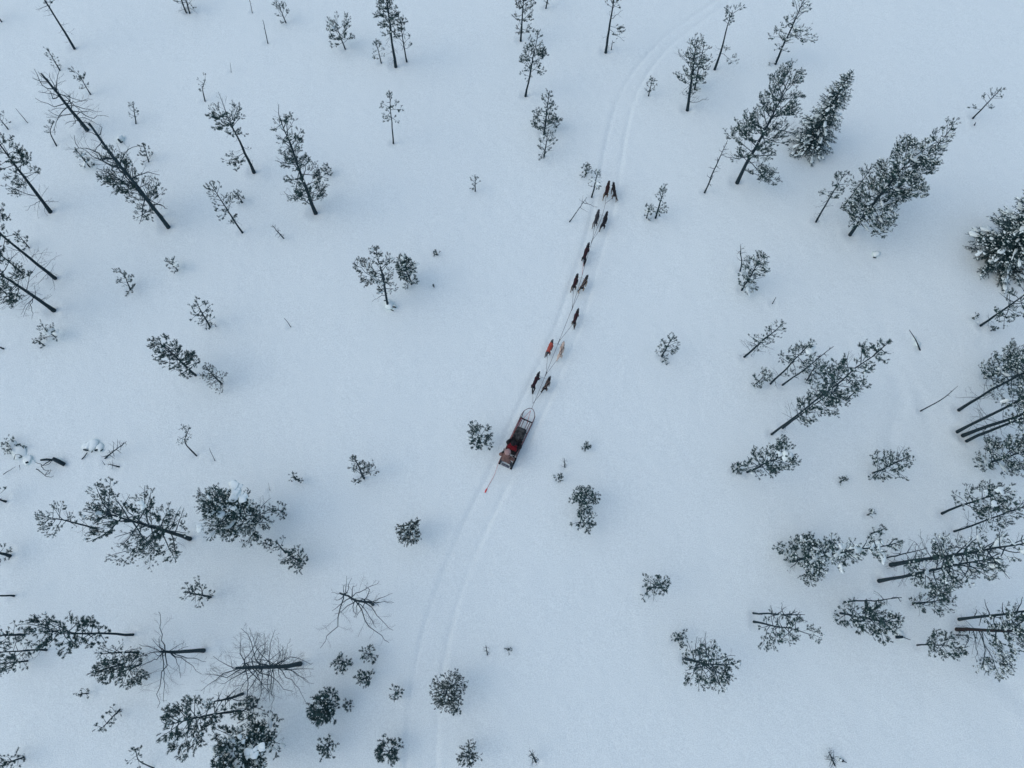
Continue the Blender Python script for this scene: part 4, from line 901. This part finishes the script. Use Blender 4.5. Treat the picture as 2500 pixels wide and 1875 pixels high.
# ------------------------------------------------------------------ people
M_SKIN = noise_mat("skin", (.42, .25, .18), (.50, .31, .23), 12, .6); M_BRCOAT = noise_mat("brown_coat", (.10, .060, .050), (.19, .110, .094), 7, .85, .4)
M_FUR = noise_mat("fur_hat", (.25, .16, .15), (.43, .29, .265), 16, .95, .7); M_TROU = noise_mat("dark_trousers", (.010, .016, .022), (.026, .034, .042), 8, .8, .3)
M_BLACK = noise_mat("black_coat", (.007, .006, .008), (.018, .016, .018), 8, .8, .3); M_REDC = noise_mat("red_panel", (.11, .005, .010), (.19, .010, .016), 8, .75, .3)
def body(V, E, Rd, rules, name, root):
    me = skin_mesh(V, E, Rd, 2, 0); me.materials.clear(); ms = [r[1] for r in rules]
    for m in ms: me.materials.append(m)
    for p in me.polygons:
        for i, (test, m) in enumerate(rules):
            if test(p.center): p.material_index = i; break
    return link(name, me, root)
def ico(name, m, c, r, root, seed_=3, sub=3, amp=.12):
    import bmesh
    bm = bmesh.new(); bmesh.ops.create_icosphere(bm, subdivisions=sub, radius=1); rng = np.random.default_rng(seed_)
    for v in bm.verts: v.co = Vector(np.array(v.co) * (1 + rng.normal() * amp * .5) * np.array(r) + np.array(c))
    me = bpy.data.meshes.new(name); bm.to_mesh(me); bm.free(); me.polygons.foreach_set('use_smooth', [True] * len(me.polygons)); me.materials.append(m); return link(name, me, root)
def mitten(root, p, d, m, s):
    """palm, closed fingers side by side and a thumb, wrapped towards d"""
    p = np.array(p, float); d = nrm(d); side = nrm(np.cross(d, [0, 0, 1])); mb = MB()
    V = [p, p + d * .06]; Rr = [.040, .042]; E = [(0, 1)]
    for k in range(4):
        o = side * (.026 * (k - 1.5)); l = (.055, .068, .064, .050)[k]
        V += [p + d * .09 + o, p + d * (.09 + l * .6) + o - [0, 0, .025], p + d * (.09 + l * .45) + o - [0, 0, .06]]; n = len(V); Rr += [.016, .015, .013]; E += [(1, n - 3), (n - 3, n - 2), (n - 2, n - 1)]
    V += [p + d * .04 + side * s * .045 - [0, 0, .01], p + d * .075 + side * s * .05 - [0, 0, .045]]; n = len(V); Rr += [.018, .014]; E += [(0, n - 2), (n - 2, n - 1)]
    me = skin_mesh(V, E, Rr, 1, 0); me.materials.clear(); me.materials.append(m); return link("glove", me, root)

mu = thing("person", sl(0, .06, .088), "musher in a brown coat and fur hat standing on the runners", "person", "people on the sled", srz)
V = [(0, 0, .92), (0, .04, 1.12), (0, .10, 1.34), (0, .16, 1.47), (0, .20, 1.56), (0, .22, 1.66), (0, .23, 1.75), (0, .32, 1.655)]
Rd = [(.22, .18), (.215, .18), (.235, .18), (.14, .12), .060, .092, .075, .018]
E = [(0, 1), (1, 2), (2, 3), (3, 4), (4, 5), (5, 6), (5, 7)]
def chain(par, pts, rs):
    for p, r in zip(pts, rs): V.append(p); Rd.append(r); E.append((par, len(V) - 1)); par = len(V) - 1
for s in (-1, 1):
    chain(2, [(s * .22, .10, 1.38), (s * .34, .08, 1.18), (s * .30, .22, 1.00)], [.10, .082, .060])
    chain(0, [(s * .13, .01, .80), (s * .24, .06, .46), (s * .30, .0, .12), (s * .31, .03, .05), (s * .31, .18, .045)], [.115, .082, .062, .058, .045])
body(V, E, Rd, [(lambda c: c.z > 1.57, M_SKIN), (lambda c: c.z > .74, M_BRCOAT), (lambda c: c.z > .0, M_TROU), (lambda c: True, M_TROU)], "body", mu)
ico("fur_hat", M_FUR, (0, .20, 1.74), (.145, .155, .115), mu, 4)
ico("hood", M_BRCOAT, (0, .12, 1.53), (.17, .12, .09), mu, 6)
ico("hair", M_TROU, (0, .19, 1.66), (.094, .09, .08), mu, 8, 2)
for s in (-1, 1):
    ico("ear_flap", M_FUR, (s * .105, .22, 1.65), (.04, .07, .085), mu, 9, 2)
    ico("eye", M_BLACK, (s * .035, .305, 1.69), (.012, .012, .010), mu, 2, 2, 0)
    mitten(mu, (s * .295, .22, 1.0), (-s * .25, .9, -.1), M_BLACK, s)
ico("mouth", M_HRED, (0, .305, 1.61), (.025, .012, .008), mu, 2, 2, 0)

pa = thing("person", sl(0, .90, .30), "passenger in black with a red back panel sitting on the sled", "person", "people on the sled", srz)
V = [(0, .08, .10), (0, .02, .30), (0, -.04, .50), (0, -.02, .60), (0, .01, .68), (0, .04, .77), (0, .05, .84), (0, .14, .76)]
Rd = [(.19, .16), (.19, .15), (.21, .15), (.12, .10), .060, .092, .075, .018]; E = [(0, 1), (1, 2), (2, 3), (3, 4), (4, 5), (5, 6), (5, 7)]
for s in (-1, 1):
    chain(2, [(s * .23, -.02, .50), (s * .36, .10, .34), (s * .24, .34, .26)], [.090, .075, .055])
    chain(0, [(s * .13, .24, .08), (s * .15, .62, .16), (s * .14, 1.05, .02), (s * .14, 1.12, .08)], [.12, .09, .06, .05])
body(V, E, Rd, [(lambda c: c.z > .69 and c.y > .06, M_SKIN), (lambda c: c.y < .12 and abs(c.x) < .20 and .28 < c.z < .66, M_REDC), (lambda c: True, M_BLACK)], "body", pa)
ico("hat", M_BLACK, (0, .03, .83), (.12, .13, .10), pa, 4)
ico("hair", M_BLACK, (0, .0, .75), (.092, .085, .075), pa, 8, 2)
rb = rbox("red_jacket_back", M_REDC, (0, -.13, .50), (.50, .17, .30), pa, .02)
for s in (-1, 1):
    ico("eye", M_BLACK, (s * .035, .125, .80), (.012, .012, .010), pa, 2, 2, 0)
    mitten(pa, (s * .23, .35, .26), (-s * .5, .8, -.1), M_BLACK, s)
ico("mouth", M_HRED, (0, .125, .72), (.025, .012, .008), pa, 2, 2, 0)

# trailing red cord
a = sl(-WS - .02, .50, .70); pe = at((1185.6, 1199), .03); pm = at((1217, 1130), .30)
rc = thing("trailing_cord", (pe[0], pe[1], 0), "thin red cord trailing on the snow behind the sled", "cord"); o0 = np.array([pe[0], pe[1], 0.])
c = resample(np.array([np.array(a), pm, at((1207, 1160), .07), at((1196, 1180), .05), pe]), 18)
mb = MB(); mb.tube(c - o0, .007, 5, True); mb.obj("rope", M_RROPE, rc)
mb = MB(); q = np.array([at((1217.5, 1129), .31), at((1226, 1114), .48)]); mb.tube(q - o0, .020, 6, True); mb.obj("handle", M_TUBE, rc)
mb = MB(); q = np.array([at((1190, 1191), .05), at((1186.5, 1197), .05), at((1184, 1203), .04)]); mb.tube(q - o0, [.012, .040, .022], 7, True); mb.obj("float", noise_mat("bright_red", (.60, .05, .05), (.75, .09, .08), 9, .5), rc)

# ------------------------------------------------------------------ tree wells sink the snow round every stem; then the sheet is final
for (x, y, r, dp) in WELLS:
    i0, i1 = np.searchsorted(gx, [x - 3 * r, x + 3 * r]); j0, j1 = np.searchsorted(gy, [y - 3 * r, y + 3 * r])
    if i1 <= i0 or j1 <= j0: continue
    d = np.hypot(GX[j0:j1, i0:i1] - x, GY[j0:j1, i0:i1] - y)
    GZ[j0:j1, i0:i1] += -dp * np.exp(-(d / r) ** 2) + dp * .3 * np.exp(-((d - 1.7 * r) / (.6 * r)) ** 2)
gme.vertices.foreach_set('co', np.stack([GX, GY, GZ], -1).astype(np.float32).ravel()); gme.update(calc_edges=True)
